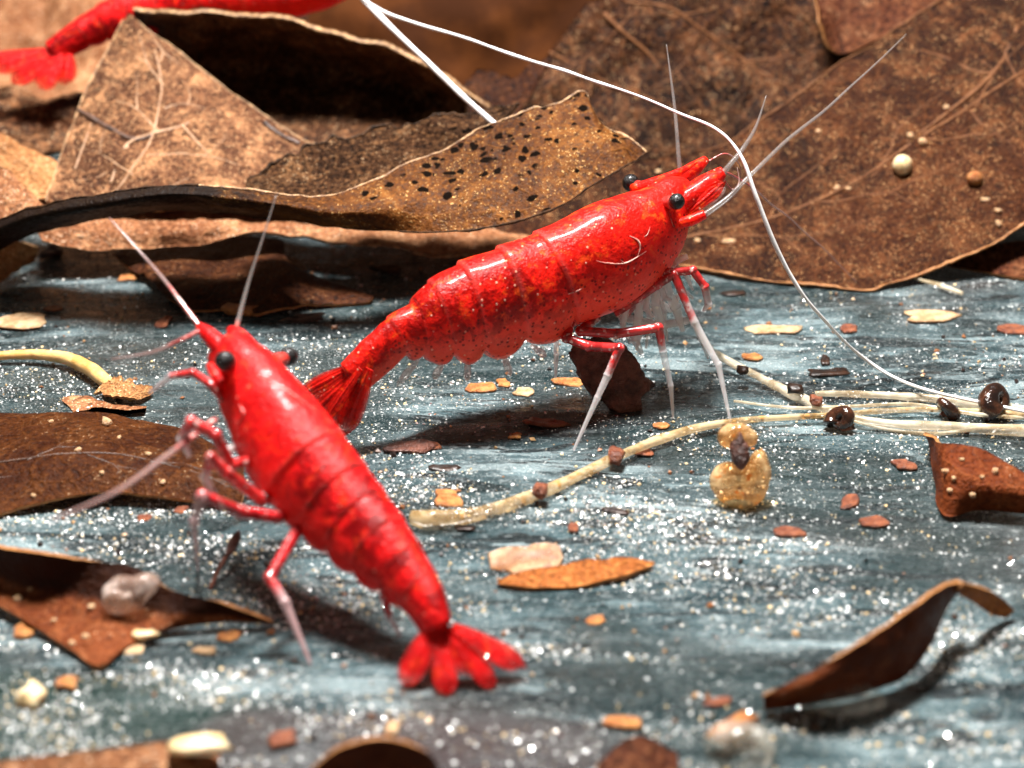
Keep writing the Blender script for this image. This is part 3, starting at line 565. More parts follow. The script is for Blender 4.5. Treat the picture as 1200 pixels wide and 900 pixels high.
# ------------------------------------------------------------------ shrimps
def shrimp_body(root, C, hs, bounds, carap, mat, wr=.78, roll=0.0, nr=230, ns=44, sc_amt=1.0):
    """One continuous skin lofted from tail base to face; grooves where the plates overlap. Returns a surface sampler."""
    C3 = np.array([onY(*c) for c in C]); hc = np.array([h / pxcm(p) for h, p in zip(hs, C3)])
    tt = np.linspace(0, len(C) - 1, nr); cen = spline(C3, t=tt); h = np.maximum(spline(hc[:, None], t=tt)[:, 0], .004)
    T = nrm(np.gradient(cen, axis=0)); Z = np.array([0, 0, 1.])
    L = nrm(np.cross(T, Z)); U = nrm(np.cross(L, T))
    r = math.radians(roll); L, U = L * math.cos(r) - U * math.sin(r), U * math.cos(r) + L * math.sin(r)
    a = np.arange(ns) / ns * 2 * np.pi; ca, sa = np.cos(a), np.sin(a)        # 0 = back, pi = belly
    V = np.zeros((nr, ns, 3)); HH = np.zeros((nr, ns)); RM = np.zeros((nr, ns)); TH = np.zeros((nr, ns)); AB = np.clip((bounds[-1] + .3 - tt) / .6, 0, 1)[:, None] * np.ones(ns); b = [0] + list(bounds)
    for k in range(nr):
        x = tt[k]; up = dn = 1.0; wd = wr
        if x < bounds[-1]:
            i = max(j for j in range(len(b)) if b[j] <= x); f = (x - b[i]) / ((b + [x + 1])[i + 1] - b[i])
            if i + 1 < len(b): f = (x - b[i]) / (b[i + 1] - b[i])
            step = 1 + sc_amt * (.055 * (1 - f) ** 1.5 - .018 * np.exp(-((1 - f) / .07) ** 2))   # rear rim of each plate stands proud
            up = step
            dn = (1 + sc_amt * .26 * (np.sin(np.pi * np.clip(f * 1.02, 0, 1)) ** .6 - .7)) if i > 0 else step
            TH[k] = (i > 0) * np.clip((-ca - .80) / .2, 0, 1) * .9; wd = wr * (step if i else 1); RM[k] = np.exp(-(f * 1.0 / .06) ** 2) * (i > 0) * .8
        else:
            g = x - carap; RM[k] = np.exp(-(g / .07) ** 2); dn = 1.0; wd = wr * (1.04 + .0 * g)
            up = 1 + .03 * sc_amt * np.exp(-max(g, 0) / .3); wd *= 1 + .035 * sc_amt * np.exp(-max(g, 0) / .3)
        y = np.where(ca > 0, ca * up, -np.abs(ca) ** .9 * dn); xx = np.sign(sa) * np.abs(sa) ** .92 * wd
        low = ca < -.55
        xx = np.where(low, xx * 1.0, xx)
        V[k] = cen[k] + h[k] * (y[:, None] * U[k] + xx[:, None] * L[k]); HH[k] = .5 + .5 * ca
    V = V + nrm(V - cen[:, None]) * (.006 * fbm(V * 7, 3, 3))[..., None]
    P = V.reshape(-1, 3); f = grid_faces(nr, ns, True).tolist(); n0 = len(P)
    P = np.vstack([P, cen[0] - T[0] * h[0] * .4, cen[-1] + T[-1] * h[-1] * .55])
    for j in range(ns): f.append([n0, (j + 1) % ns, j]); f.append([n0 + 1, (nr - 1) * ns + j, (nr - 1) * ns + (j + 1) % ns])
    o = mesh('body', P, f, mat, root, {'hh': np.r_[HH.ravel(), .5, .5], 'rim': np.r_[RM.ravel(), 0, 0], 'thin': np.r_[TH.ravel(), 0, 0], 'abd': np.r_[AB.ravel(), 1, 0]})
    N = nrm(V - cen[:, None])
    def surf(px, py, lift=0.0):
        q = proj(V); d = np.hypot(q[..., 0] - px, q[..., 1] - py) + 1e4 * ((N @ FW) > .15)
        i = np.unravel_index(np.argmin(d), d.shape); return V[i] + N[i] * lift
    return dict(obj=o, surf=surf, cen=cen, L=L, U=U, T=T, h=h, t=tt)
def at_body(b, x, up=0.0, side=0.0):
    i = int(np.argmin(np.abs(b['t'] - x))); return b['cen'][i] + b['h'][i] * (up * b['U'][i] + side * b['L'][i])

def px_tube(root, name, pts, r0s, mat, **k):          # pts (px,py,Y) ; radii in photo pixels
    P = [pt(q) for q in pts]; s = pxcm(P[0]); return tube(name, P, [r / s for r in r0s], mat, root, **k)
def leg(root, P, R, mat, name='leg'):
    """A jointed limb: straight pieces with slightly swollen joints."""
    Q = []; rr = []; P = [np.asarray(p, float) for p in P]
    for i in range(len(P) - 1):
        a, b = P[i], P[i + 1]
        for f in ((0.0, .12, .5, .88) if i < len(P) - 2 else (0.0, .12, .5, .8, 1.0)):
            Q.append(a + (b - a) * f); g = i + f
            base = np.interp(g, np.arange(len(R)), R); rr.append(base * (1.12 if f in (0.0,) and i else .95))
    V, f, t = tube_geo(Q, rr, n=len(Q) * 5, seg=10); return mesh(name, V, f, mat, root, {'t': t})
def eye(root, c, r, stalk_from, rs):
    V, f = ICO[3]; e = mesh('eye', V * r + np.asarray(c), f, M['eye'], root)
    P = [np.asarray(stalk_from), np.asarray(stalk_from) * .5 + np.asarray(c) * .5, np.asarray(stalk_from) * .25 + np.asarray(c) * .75]
    tube('eye_stalk', P, [rs, rs * 1.15, rs * .95], M['stalk'], root, n=14, seg=12)
def fan_lobe(root, a, b, width, mat, up, name='tail_lobe', th=.012, cup=.08):
    """a paddle shaped tail plate from a to b"""
    a, b = np.asarray(a, float), np.asarray(b, float); T = nrm(b - a); Lx = nrm(np.cross(T, up)); Nn = np.cross(Lx, T); Lg = np.linalg.norm(b - a)
    n, m = 26, 21; V = []; wd_seed = float(b[0] * 7.3 + b[2] * 3.1); 
    for i in range(n):
        f = i / (n - 1); wv = width * (.42 + .58 * np.sin(min(f / .72, 1) * np.pi / 2)) * np.sqrt(max(0.0, 1 - max(0, (f - .72) / .2801) ** 2)) 
        rg = 1 + .10 * float(vn(np.array([[f * 5 + a[0] * 31, a[1] * 17, wd_seed]]), 4)[0])
        for j in range(m):
            g = j / (m - 1) * 2 - 1; wj = wv * rg; f_ = f * (1 + .07 * f * float(vn(np.array([[g * 4, a[0] * 41 + b[1] * 13, wd_seed]]), 6)[0]))
            V.append(a + T * Lg * f_ + Lx * wj * g + Nn * (cup * wv * (1 - g * g) + .08 * wv * np.exp(-(g / .16) ** 2) + .03 * wv * np.cos(g * 14)))
    V = np.array(V); B = V - Nn * th; n0 = len(V); g = grid_faces(n, m)
    ii, jj = np.meshgrid(np.linspace(0, 1, n), np.linspace(-1, 1, m), indexing='ij'); thin = np.clip(np.maximum((np.abs(jj) - .5) / .5, (ii - .7) / .3), 0, 1).ravel()
    fs = [*g.tolist(), *(g[:, ::-1] + n0).tolist()]
    ring = [*range(m), *[k * m + m - 1 for k in range(1, n)], *[(n - 1) * m + j for j in range(m - 2, -1, -1)], *[k * m for k in range(n - 2, 0, -1)]]
    for p, q in zip(ring, ring[1:] + ring[:1]): fs.append([p, q, q + n0, p + n0])
    hh = np.tile(np.full(n0, .75), 2)
    return mesh(name, np.vstack([V, B]), fs, mat, root, {'hh': hh, 'thin': np.tile(thin, 2)})

# --- the sharp shrimp
A = thing('shrimp', 'bright red shrimp striding with its head raised before the large speckled leaf', 'shrimp', onF(740, 480), 'red shrimps')
CA = [(414, 442, -.20), (443, 415, -.14), (468, 393, -.08), (494, 386, -.02), (532, 372, .05), (575, 358, .13), (624, 341, .22), (660, 323, .30), (701, 305, .40), (738, 285, .51), (765, 264, .60), (787, 240, .70), (803, 229, .78)]
HA = [22, 24, 27, 40, 55, 62, 63, 61, 66, 61, 51, 35, 25]
bA = shrimp_body(A, CA, HA, [1.9, 2.85, 3.65, 4.5, 5.5, 6.75], 6.75, M['shrimp_a'], wr=.72, sc_amt=1.25)
sA = bA['surf']
k = pxcm(onY(780, 240, .7))
# rostrum
px_tube(A, 'rostrum', [(742, 222, .64), (770, 214, .74), (796, 202, .84), (818, 190, .92)], [7, 8, 5, .8], M['shrimp_a'], seg=10, n=24)
# antennule stems and antenna bases
px_tube(A, 'antennule_stem', [(768, 226, .78), (792, 212, .9), (812, 199, .98), (827, 187, 1.05)], [10, 10.5, 9.5, 5], M['shrimp_a'], seg=14, n=26)
px_tube(A, 'antennule_stem', [(785, 244, .62), (810, 230, .68), (832, 214, .74), (847, 203, .78)], [15, 14, 12, 6], M['shrimp_a'], seg=14, n=26)
px_tube(A, 'antenna_stem', [(795, 262, .52), (810, 258, .52), (826, 251, .53)], [6, 7, 5.5], M['shrimp_a'], seg=12, n=16)
px_tube(A, 'antenna_stem', [(800, 225, .98), (822, 212, 1.1), (845, 200, 1.2)], [6, 6.5, 5], M['shrimp_a'], seg=12, n=16)
fan_lobe(A, onY(798, 256, .58), onY(848, 214, .66), 9 / k, M['shrimp_a'], np.array([.2, -.8, .5]), 'antennal_scale', th=.01)
fan_lobe(A, onY(805, 258, .60), onY(849, 220, .68), 6 / k, M['fan_edge'], np.array([.2, -.8, .5]), 'scale_fringe', th=.004)
eye(A, onY(793, 236, .40), 9.6 / k, onY(777, 238, .58), 7.5 / k)
eye(A, onY(739, 214, .95), 10.5 / k, onY(768, 226, .78), 6.5 / k)
px_tube(A, 'antenna', [(825, 252, .53), (838, 245, .55), (855, 233, .6), (880, 209, .7), (930, 163, .95), (990, 110, 1.3), (1062, 40, 1.8)], [3.8, 3.6, 3.3, 2.8, 2.2, 1.6, .7], M['antenna'], seg=8, n=70, kink=.03)
px_tube(A, 'antenna', [(845, 200, 1.2), (862, 208, 1.3), (900, 235, 1.5), (950, 277, 1.75), (1004, 330, 2.0)], [2.2, 1.6, 1.3, 1.0, .6], M['antenna_pink'], seg=7, n=50, kink=.03)
px_tube(A, 'antennule', [(846, 204, .78), (858, 190, .82), (872, 172, .88), (886, 148, .95), (898, 112, 1.05)], [3.6, 3.2, 2.8, 2, .7], M['antenna'], seg=8, n=40)
px_tube(A, 'antennule', [(797, 202, .95), (795, 180, 1.0), (791, 130, 1.15), (786, 90, 1.25), (781, 52, 1.35)], [3.2, 2.8, 2.2, 1.5, .6], M['antenna'], seg=8, n=40)
px_tube(A, 'bristle', [(828, 190, 1.05), (850, 180, 1.08), (866, 192, 1.1), (868, 214, 1.1)], [1.0, .9, .8, .4], M['antenna_pink'], seg=6, n=24)
px_tube(A, 'bristle', [(848, 210, .8), (858, 222, .85), (866, 214, .9), (864, 196, .95)], [1.0, .9, .8, .4], M['antenna_pink'], seg=6, n=24)
# grooves on the carapace
for path, r in (([(694, 303), (712, 308), (734, 311), (750, 303), (762, 292)], 1.5), ([(666, 346), (676, 340), (684, 337)], 1.6), ([(737, 273), (746, 279), (752, 291), (747, 299)], 2.6), ([(762, 262), (757, 272), (752, 278)], 1.0), ([(725, 300), (730, 306), (736, 310)], 1.0), ([(784, 248), (789, 262), (792, 272)], 1.2)):
    tube('shell_groove', [sA(*q, lift=-.002) for q in path], [r / k * .3, r / k, r / k * .8, r / k * .2], M['groove'], A, seg=6, n=30, flat=.6, rough=.35, rf=20)
# walking legs: root on the breast, feet on the floor
def legA(pts, R, mat='limb_a', name='leg'): return leg(A, [pt(q) for q in pts], [r / k for r in R], M[mat], name)
legA([(668, 378, .22), (664, 396, .1), (690, 406, .03), (726, 408, -.08), (712, 440, -.12), (700, 466, -.16), (672, 528, '.012')], [6, 6, 6, 5.6, 4.8, 3.6, 1.6])
legA([(700, 372, .3), (680, 388, .2), (722, 391, .2), (772, 384, .2), (777, 412, .18), (786, 452, .14), (789, 490, '.012')], [6, 6, 6, 5.6, 4.6, 3.4, 1.6])
legA([(742, 350, .4), (722, 366, .36), (772, 332, .42), (790, 321, .42), (814, 378, .32), (842, 428, .22), (856, 494, '.012')], [6, 6, 6, 5.6, 5, 4, 1.8])
legA([(748, 350, .6), (730, 372, .56), (775, 382, .6), (812, 374, .62), (822, 398, .62), (830, 420, .62)], [5.5, 5.5, 5.5, 5, 3.6, 2], 'limb_clear')
legA([(762, 330, .5), (755, 345, .45), (782, 320, .44), (812, 317, .4), (826, 336, .38), (830, 356, .38), (824, 365, .38)], [5, 5.5, 5.5, 5.2, 5, 4.5, 1.5], 'claw', 'claw_leg')
legA([(760, 335, .72), (768, 352, .76), (785, 362, .8), (800, 340, .84), (812, 350, .86)], [4.5, 4.5, 4.5, 4, 2], 'limb_clear', 'claw_leg')
legA([(680, 375, .55), (652, 392, .5), (652, 415, .48), (651, 443, .46)], [4, 4, 3.4, 1.6], 'limb_clear')
legA([(752, 345, .48), (748, 372, .5), (744, 398, .5), (752, 415, .48)], [5, 5.5, 6, 3], 'limb_clear', 'mouth_limb')
legA([(770, 330, .5), (768, 356, .5), (774, 378, .52), (770, 394, .52)], [5, 6, 6, 3], 'limb_clear', 'mouth_limb')
legA([(778, 322, .55), (784, 345, .56), (792, 360, .58), (800, 388, .58)], [5, 6, 7, 3], 'limb_clear', 'mouth_limb')
legA([(782, 318, .52), (792, 306, .5), (806, 300, .5)], [4, 5, 3.5], 'limb_clear', 'mouth_limb')
for q in ([(735, 358, .5), (730, 380, .5), (738, 402, .5)], [(742, 352, .62), (752, 385, .64), (746, 410, .66)], [(760, 338, .44), (757, 362, .42), (766, 372, .4)], [(772, 328, .46), (779, 350, .44), (787, 352, .42)], [(786, 316, .6), (797, 332, .62), (806, 352, .62)], [(790, 312, .55), (804, 322, .56), (812, 340, .56)], [(766, 334, .7), (778, 366, .72), (782, 400, .74)], [(755, 345, .66), (762, 375, .68), (757, 408, .7)]):
    legA(q, [4.2, 3.6, 1.6], 'limb_clear', 'mouth_limb')
# swimmerets, tail
for q in (((492, 418), (478, 438), (466, 452)), ((548, 420), (552, 434), (548, 446)), ((590, 414), (600, 426), (598, 440)), ((622, 404), (634, 414), (640, 418)), ((520, 424), (516, 436), (508, 444))):
    Y0 = .0 + (q[0][0] - 490) * .0016
    fan_lobe(A, onY(*q[0], Y0), onY(*q[2], Y0 - .04), 4.5 / k, M['fan_edge'], np.array([.3, -1, .2]), 'swimmeret', th=.006)
upA = np.array([-.15, -.85, .5])
for a_, b_, wd in (((432, 432, -.26), (402, 508, -.30), 14), ((426, 436, -.24), (384, 500, -.24), 13), ((418, 436, -.22), (366, 484, -.2), 12), ((412, 430, -.2), (354, 462, -.14), 11), ((422, 432, -.28), (382, 490, -.31), 8)):
    fan_lobe(A, onY(*a_), onY(*b_), wd / k, M['shrimp_a'], upA)

# --- the deep red shrimp in front
B = thing('shrimp', 'deep red shrimp walking away over glittering sand, tail fan spread behind it', 'shrimp', onF(400, 720), 'red shrimps')
CB = [(512, 737, -2.55), (497, 703, -2.45), (471, 673, -2.33), (441, 641, -2.2), (411, 609, -2.07), (381, 576, -1.95), (350, 540, -1.82), (325, 501, -1.68), (303, 464, -1.55), (282, 432, -1.43), (265, 408, -1.33)]
HB = [20, 27, 36, 46, 52, 57, 60, 57, 48, 38, 27]
bB = shrimp_body(B, CB, HB, [1.3, 2.1, 2.95, 3.8, 4.7, 5.7], 5.7, M['shrimp_b'], wr=.80, roll=26, sc_amt=.85)
sB = bB['surf']; kb = pxcm(onY(300, 480, -1.6))
px_tube(B, 'antennule_stem', [(268, 418, -1.42), (254, 402, -1.36), (242, 390, -1.3), (233, 382, -1.26)], [12, 11, 9, 5], M['shrimp_b'], seg=14, n=22)
px_tube(B, 'antennule_stem', [(300, 418, -1.3), (290, 405, -1.22), (280, 394, -1.16), (270, 387, -1.1)], [12, 11, 10, 6], M['shrimp_b'], seg=14, n=22)
px_tube(B, 'rostrum', [(312, 432, -1.36), (296, 415, -1.26), (280, 400, -1.16), (268, 390, -1.08)], [8, 8, 5, 1], M['shrimp_b'], seg=10, n=22)
px_tube(B, 'antenna_stem', [(262, 452, -1.6), (253, 440, -1.56), (246, 428, -1.5)], [7, 7, 5], M['shrimp_b'], seg=12, n=14)
eye(B, onY(264, 423, -1.62), 12.5 / kb, onY(275, 424, -1.42), 9 / kb)
eye(B, onY(338, 418, -1.08), 12 / kb, onY(314, 428, -1.28), 9 / kb)
px_tube(B, 'antennule', [(234, 383, -1.27), (212, 354, -1.15), (190, 325, -1.05), (163, 294, -.95), (128, 255, -.8)], [3.2, 2.6, 2.1, 1.6, .7], M['antenna_pink'], seg=8, n=40)
px_tube(B, 'antennule', [(277, 385, -1.1), (284, 357, -1.0), (293, 325, -.9), (306, 285, -.8), (324, 228, -.65)], [3.2, 2.6, 2.1, 1.5, .7], M['antenna'], seg=8, n=40)
px_tube(B, 'antenna', [(252, 492, -1.75), (225, 512, -1.95), (190, 538, -2.2), (136, 576, -2.55), (60, 610, -2.95)], [4, 3.6, 3.2, 2.6, 1.4], M['antenna_pink'], seg=8, n=40)
px_tube(B, 'antenna', [(234, 388, -1.3), (205, 402, -1.35), (178, 413, -1.35), (130, 421, -1.3)], [3, 2.5, 2, 1], M['antenna_pink'], seg=8, n=30)
for q in (((300, 437), (330, 455), (360, 474), (392, 498)), ((278, 475), (284, 486), (280, 500))):
    tube('shell_groove', [sB(*x, lift=.0005) for x in q], [1.5 / kb, 2.6 / kb, 2.6 / kb, 1 / kb], M['stalk'], B, seg=6, n=24, flat=.5)
def legB(pts, R, mat='limb_b', name='leg'): return leg(B, [pt(q) for q in pts], [r / kb for r in R], M[mat], name)
legB([(365, 600, -2.0), (348, 622, -2.08), (316, 678, -2.3), (334, 706, -2.38), (364, 778, '.012')], [7.5, 7.5, 7, 6, 2])
legB([(345, 590, -1.95), (326, 606, -2.05), (282, 600, -2.2), (237, 581, -2.3), (227, 612, -2.3), (232, 668, '.012')], [7, 7.5, 7.5, 7, 5, 2])
legB([(320, 565, -1.9), (306, 586, -2.0), (264, 553, -2.1), (247, 536, -2.12), (240, 560, -2.1), (252, 580, -2.05)], [7, 7.5, 7, 6.5, 5, 3], 'claw', 'claw_leg')
legB([(292, 540, -1.85), (270, 545, -1.95), (252, 510, -2.0), (224, 494, -2.0), (213, 515, -1.98), (222, 534, -1.96)], [6.5, 7, 7, 6.5, 5.5, 3], 'claw', 'claw_leg')
legB([(285, 520, -1.7), (262, 530, -1.78), (268, 556, -1.7), (276, 572, -1.65)], [5, 5.5, 4, 2], 'limb_clear', 'mouth_limb')
legB([(262, 468, -1.6), (247, 451, -1.6), (226, 437, -1.58), (200, 441, -1.52), (176, 460, -1.45)], [5.5, 5.5, 5, 4, 2], 'claw', 'claw_leg')
legB([(450, 680, -2.38), (450, 700, -2.4), (456, 722, -2.42), (469, 745, -2.42)], [6, 5, 4, 2], 'limb_b', 'swimmeret')
upB = np.array([.1, -.55, .8])
for a_, b_, wd in (((510, 728, -2.54), (474, 802, -2.72), 15.5), ((514, 734, -2.55), (524, 812, -2.76), 14), ((530, 734, -2.56), (615, 782, -2.62), 14), ((526, 736, -2.56), (578, 803, -2.7), 13), ((518, 730, -2.54), (548, 790, -2.68), 10)):
    fan_lobe(B, onY(*a_), onY(*b_), wd / kb, M['shrimp_b'], upB, th=.012, cup=.04)

# --- the far shrimp
Cf = thing('shrimp', 'far red shrimp half hidden by the pointed leaf, only tail and lower body showing', 'shrimp', onY(150, 120, 4.8), 'red shrimps')
CC = [(62, 62, 4.3), (85, 47, 4.35), (108, 34, 4.4), (140, 22, 4.45), (185, 8, 4.5), (235, -4, 4.5), (290, -8, 4.5), (340, -12, 4.5), (390, -22, 4.5), (430, -40, 4.5)]
HC = [14, 17, 20, 26, 29, 31, 31, 32, 26, 12]
bC = shrimp_body(Cf, CC, HC, [1.5, 2.4, 3.2, 4.0, 5.0, 5.9], 5.9, M['shrimp_b'], wr=.8, nr=140, ns=32)
kc = pxcm(onY(60, 60, 4.3))
for a_, b_, wd in (((68, 58, 4.28), (-8, 80, 4.2), 12), ((68, 60, 4.26), (14, 96, 4.15), 14), ((74, 62, 4.24), (46, 102, 4.1), 16), ((80, 62, 4.22), (76, 98, 4.1), 14), ((64, 58, 4.3), (-20, 70, 4.25), 8)):
    fan_lobe(Cf, onY(*a_), onY(*b_), wd / kc, M['shrimp_b'], np.array([-.3, -.8, .5]))

# ------------------------------------------------------------------ roots and threads
def root_thing(name, label, cat, pts, R, mat, group=None, **k):
    P = [pt(q) for q in pts]; s = pxcm(P[len(P) // 2]); V, f, t_ = tube_geo(P, [r / s for r in R], **{'rough': .2, **k})
    return tag(mesh(name, V, f, mat, None, {'t': t_}), label, cat, group)
GR = 'pale roots on the floor'
root_thing('root', 'thick pale root with a swollen amber end running under the striding shrimp', 'root', [(482, 606, '.05'), (508, 609, '.05'), (560, 602, '.04'), (640, 575, '.04'), (722, 536, '.05'), (800, 506, '.05'), (870, 493, '.05'), (960, 487, '.05'), (1080, 480, '.05'), (1240, 488, '.05')], [8, 11, 7.5, 6.8, 6.2, 5, 4.2, 3.8, 3.5, 3.5], M['root'], GR, n=110, seg=12)
root_thing('root', 'translucent root sloping down from the claws and widening along the floor', 'root', [(806, 362, .35), (822, 394, .4), (840, 414, '.12'), (880, 437, '.06'), (930, 462, '.05'), (985, 486, '.05'), (1050, 497, '.05'), (1120, 500, '.05'), (1240, 508, '.04')], [2.5, 3, 4, 5.5, 6.5, 5.5, 5, 6, 6], M['root_thin'], GR, n=90, seg=12)
root_thing('root', 'thin pale root behind the others, nearly straight', 'root', [(955, 461, '.03'), (1010, 462, '.03'), (1080, 466, '.03'), (1150, 474, '.03'), (1240, 484, '.03')], [2.5, 4.5, 5, 5, 4], M['root_thin'], GR, n=50, seg=10)
root_thing('root', 'hair thin root strand looping along the thick root', 'root', [(860, 470, '.03'), (930, 478, '.06'), (1000, 476, '.08'), (1070, 474, '.05'), (1150, 486, '.05'), (1240, 492, '.05')], [1.5, 2.2, 2.4, 2.2, 2.2, 2], M['root_thin'], GR, n=60, seg=8)
root_thing('root', 'thin root strand sagging in front of the thick root', 'root', [(985, 489, '.05'), (1040, 503, '.02'), (1100, 508, '.02'), (1160, 500, '.05'), (1240, 500, '.05')], [2.2, 2.6, 2.6, 2.6, 2.2], M['root_thin'], GR, n=60, seg=8)
root_thing('root', 'curved yellow root frayed at its end, beside the wide dark leaf', 'root', [(-30, 420, '.05'), (20, 416, '.06'), (70, 418, '.07'), (105, 432, '.07'), (130, 452, '.05'), (155, 466, '.03')], [5, 6, 7, 9, 10, 6], M['root_yellow'], GR, n=60, seg=10)
root_thing('thread', 'long white thread arching down over the shrimp feelers onto the roots', 'thread', [(405, -20, 3.0), (450, 14, 2.7), (560, 50, 2.2), (700, 96, 1.5), (800, 132, 1.0), (845, 155, .75), (870, 186, .6), (888, 235, .5), (915, 300, .45), (960, 368, .45), (1020, 425, '.14'), (1080, 455, '.1'), (1200, 482, '.09'), (1260, 492, '.08')], [2.4, 2.2, 2, 1.9, 1.9, 2, 2.3, 2.4, 2.4, 2.2, 2.2, 2.1, 2, 1.8], M['thread'], 'white threads', n=200, seg=8, kink=.012)
root_thing('thread', 'short pair of white threads dropping behind the curled ochre leaf', 'thread', [(412, -15, 3.0), (450, 24, 2.8), (500, 72, 2.55), (545, 115, 2.35), (585, 150, 2.2)], [3.4, 3.4, 3.4, 4, 4], M['thread'], 'white threads', n=60, seg=8)
root_thing('thread', 'white thread lying on the floor under the large leaf edge', 'thread', [(1072, 326, '.04'), (1100, 334, '.04'), (1128, 344, '.04')], [2, 3, 2.5], M['root_thin'], 'white threads', n=20, seg=8)

# ------------------------------------------------------------------ small things
def chip(px, py, wpx, hpx, mat, label, cat='chip', group=None, name='chip', rot=None, boxy=.62, rough=.42, sub=2, on=None, flat=None, dz=0.0):
    if on is not None:
        c, nn = on_leaf(on, px, py, .0); kk = pxcm(c); ax = np.array([wpx / 2 / kk, hpx / 2 / kk, hpx / 2 / kk]); c = c + nn * hpx * (.3 if boxy == 1 and sub == 2 else .05) / kk; fr = None; boxy = 1 if sub == 2 else .7; rough = rough if sub == 2 else .45
        V, f = lump_geo(c, ax, sub, rough, boxy, frame=fr)
    else:
        c = onF(px, py, dz); kk = pxcm(c); dep = math.asin(-ray(px, py)[2] / np.linalg.norm(ray(px, py)))
        zz = flat if flat is not None else min(.35 * hpx / kk, .06); a = wpx / 2 / kk; b = max(hpx / 2 / kk / math.sin(dep) * .72, .25 * a)
        if rot is None: rot = random.uniform(-16, 16)
        V, f = lump_geo(c + np.array([0, 0, zz * .45]), (a, b, zz * .8), sub, rough, boxy, 1.9, frame=rotz(math.radians(rot)))
    return tag(mesh(name, V, f, M[mat]), label, cat, group)
def flake(px, py, wpx, hpx, mat, label, cat='chip', group=None, name='chip', zz=None):
    """a thin broken fragment with an irregular outline"""
    c = onF(px, py, 0); kk = pxcm(c); dep = math.asin(-ray(px, py)[2] / np.linalg.norm(ray(px, py))); n = 14
    a = wpx / 2 / kk; b = max(hpx / 2 / kk / math.sin(dep) * .75, .3 * a); zz = zz or min(max(.3 * hpx / kk, .012), .05)
    _seed[0] += 1; th = np.arange(n) / n * 2 * np.pi; r = 1 + .38 * vn(np.stack([np.cos(th) * 1.7, np.sin(th) * 1.7, 0 * th + _seed[0] * 5.7], -1), 3) + rng.uniform(-.1, .1, n)
    x, y = np.sign(np.cos(th)) * np.abs(np.cos(th)) ** .7 * r, np.sign(np.sin(th)) * np.abs(np.sin(th)) ** .7 * r
    tl, tb = rng.uniform(-.35, .35, 2); V = []
    for sc_, hz in ((1.0, .15), (1.0, .62), (.8, 1.0), (.45, .9)):
        V.append(np.stack([x * sc_ * a, y * sc_ * b, zz * (hz + .3 * rng.uniform(-1, 1, n) * (hz > .7)) + zz * (tl * x + tb * y) * sc_], 1))
    V = np.vstack([*V, [[0, 0, zz * .8]]]); f = grid_faces(4, n, True).tolist() + [[4 * n, 3 * n + j, 3 * n + (j + 1) % n] for j in range(n)] + [list(range(n))[::-1]]
    o = mesh(name, V @ rotz(rng.uniform(-.3, .3)) + c + np.array([0, 0, zz * .15]), f, M[mat]); return tag(o, label, cat, group)
GA = 'amber chips on the floor'
for q, l in (((565, 457, 34, 14), 'oblong amber chip on the floor under the striding shrimp belly'), ((589, 451, 15, 12), 'tiny amber bead touching the oblong amber chip'), ((668, 450, 36, 12), 'flat amber chip lying against the bark chunk'),
             ((603, 512, 15, 10), 'tiny amber chip between the thick root and the long red brown chip'), ((775, 500, 19, 9), 'amber chip at the middle foot of the striding shrimp'), ((150, 327, 22, 12), 'orange chip off the corner of the very dark leaf'),
             ((698, 728, 24, 12), 'tan amber chip lying alone in front of the orange sliver'), ((730, 850, 44, 20), 'amber chip behind the brown leaf scrap'), ((268, 748, 28, 13), 'amber chip off the long tip of the folded rust leaf'),
             ((80, 802, 24, 19), 'orange chip beside the bright cream pebble'), ((30, 742, 26, 22), 'orange chip poking out from under the folded rust leaf'), ((880, 420, 26, 11), 'amber chip behind the translucent sloping root'), ((525, 586, 34, 20), 'rounded amber chip beside the swollen root end')):
    flake(*q, 'amber', l, group=GA)
GB = 'red brown chips on the floor'
for q, l in (((640, 498, 48, 14), 'long red brown chip between the thick root and the bark chunk'), ((925, 626, 40, 16), 'red brown chip in front of the heart shaped husk'), ((1025, 614, 40, 17), 'red brown chip in front of the rust red leaf edge'),
             ((995, 592, 19, 20), 'stubby red brown seed between the husk and the rust red leaf'), ((1060, 548, 26, 16), 'reddish seed just off the point of the rust red leaf'), ((671, 620, 14, 13), 'small round brown seed behind the mouldy scrap'),
             ((995, 387, 22, 10), 'small brown chip behind the long white thread'), ((1188, 388, 38, 13), 'dark red brown chip far behind the largest snail'), ((60, 363, 28, 9), 'short dark red stick behind the yellow root'),
             ((192, 380, 17, 15), 'round brown chip near the deep red shrimp feelers'), ((840, 825, 34, 13), 'brown chip off the low end of the boat shaped leaf'), ((330, 870, 32, 24), 'pinkish red chip beside the rounded dark leaf edge'),
             ((212, 599, 15, 10), 'brown crumb at the tip of the wide dark leaf'), ((170, 608, 17, 8), 'flat red crumb in front of the wide dark leaf'), ((755, 532, 22, 10), 'brown chip pressed against the front of the thick root'), ((500, 524, 32, 12), 'red chip leaning on the dark bark fragment')):
    flake(*q, 'redbrown', l, group=GB)
GD = 'dark chips on the floor'
for q, l in (((968, 438, 48, 11), 'long black chip behind the sloping root'), ((967, 425, 12, 12), 'black bead behind the long black chip'), ((453, 317, 32, 10), 'black chip behind the striding shrimp tail'), ((355, 375, 48, 10), 'black strip in front of the very dark leaf'),
             ((60, 298, 24, 17), 'square black chip beside the pale yellow scrap'), ((317, 662, 13, 9), 'black crumb beside the stalked seed'), ((722, 600, 32, 8), 'thin black chip in front of the thick root'), ((545, 620, 24, 8), 'thin black chip in front of the swollen root end'), ((520, 550, 32, 9), 'thin black chip behind the swollen root end'), ((860, 345, 32, 8), 'thin black chip by the raised claw')):
    flake(*q, 'dark', l, group=GD)
GT = 'tan flakes on the floor'
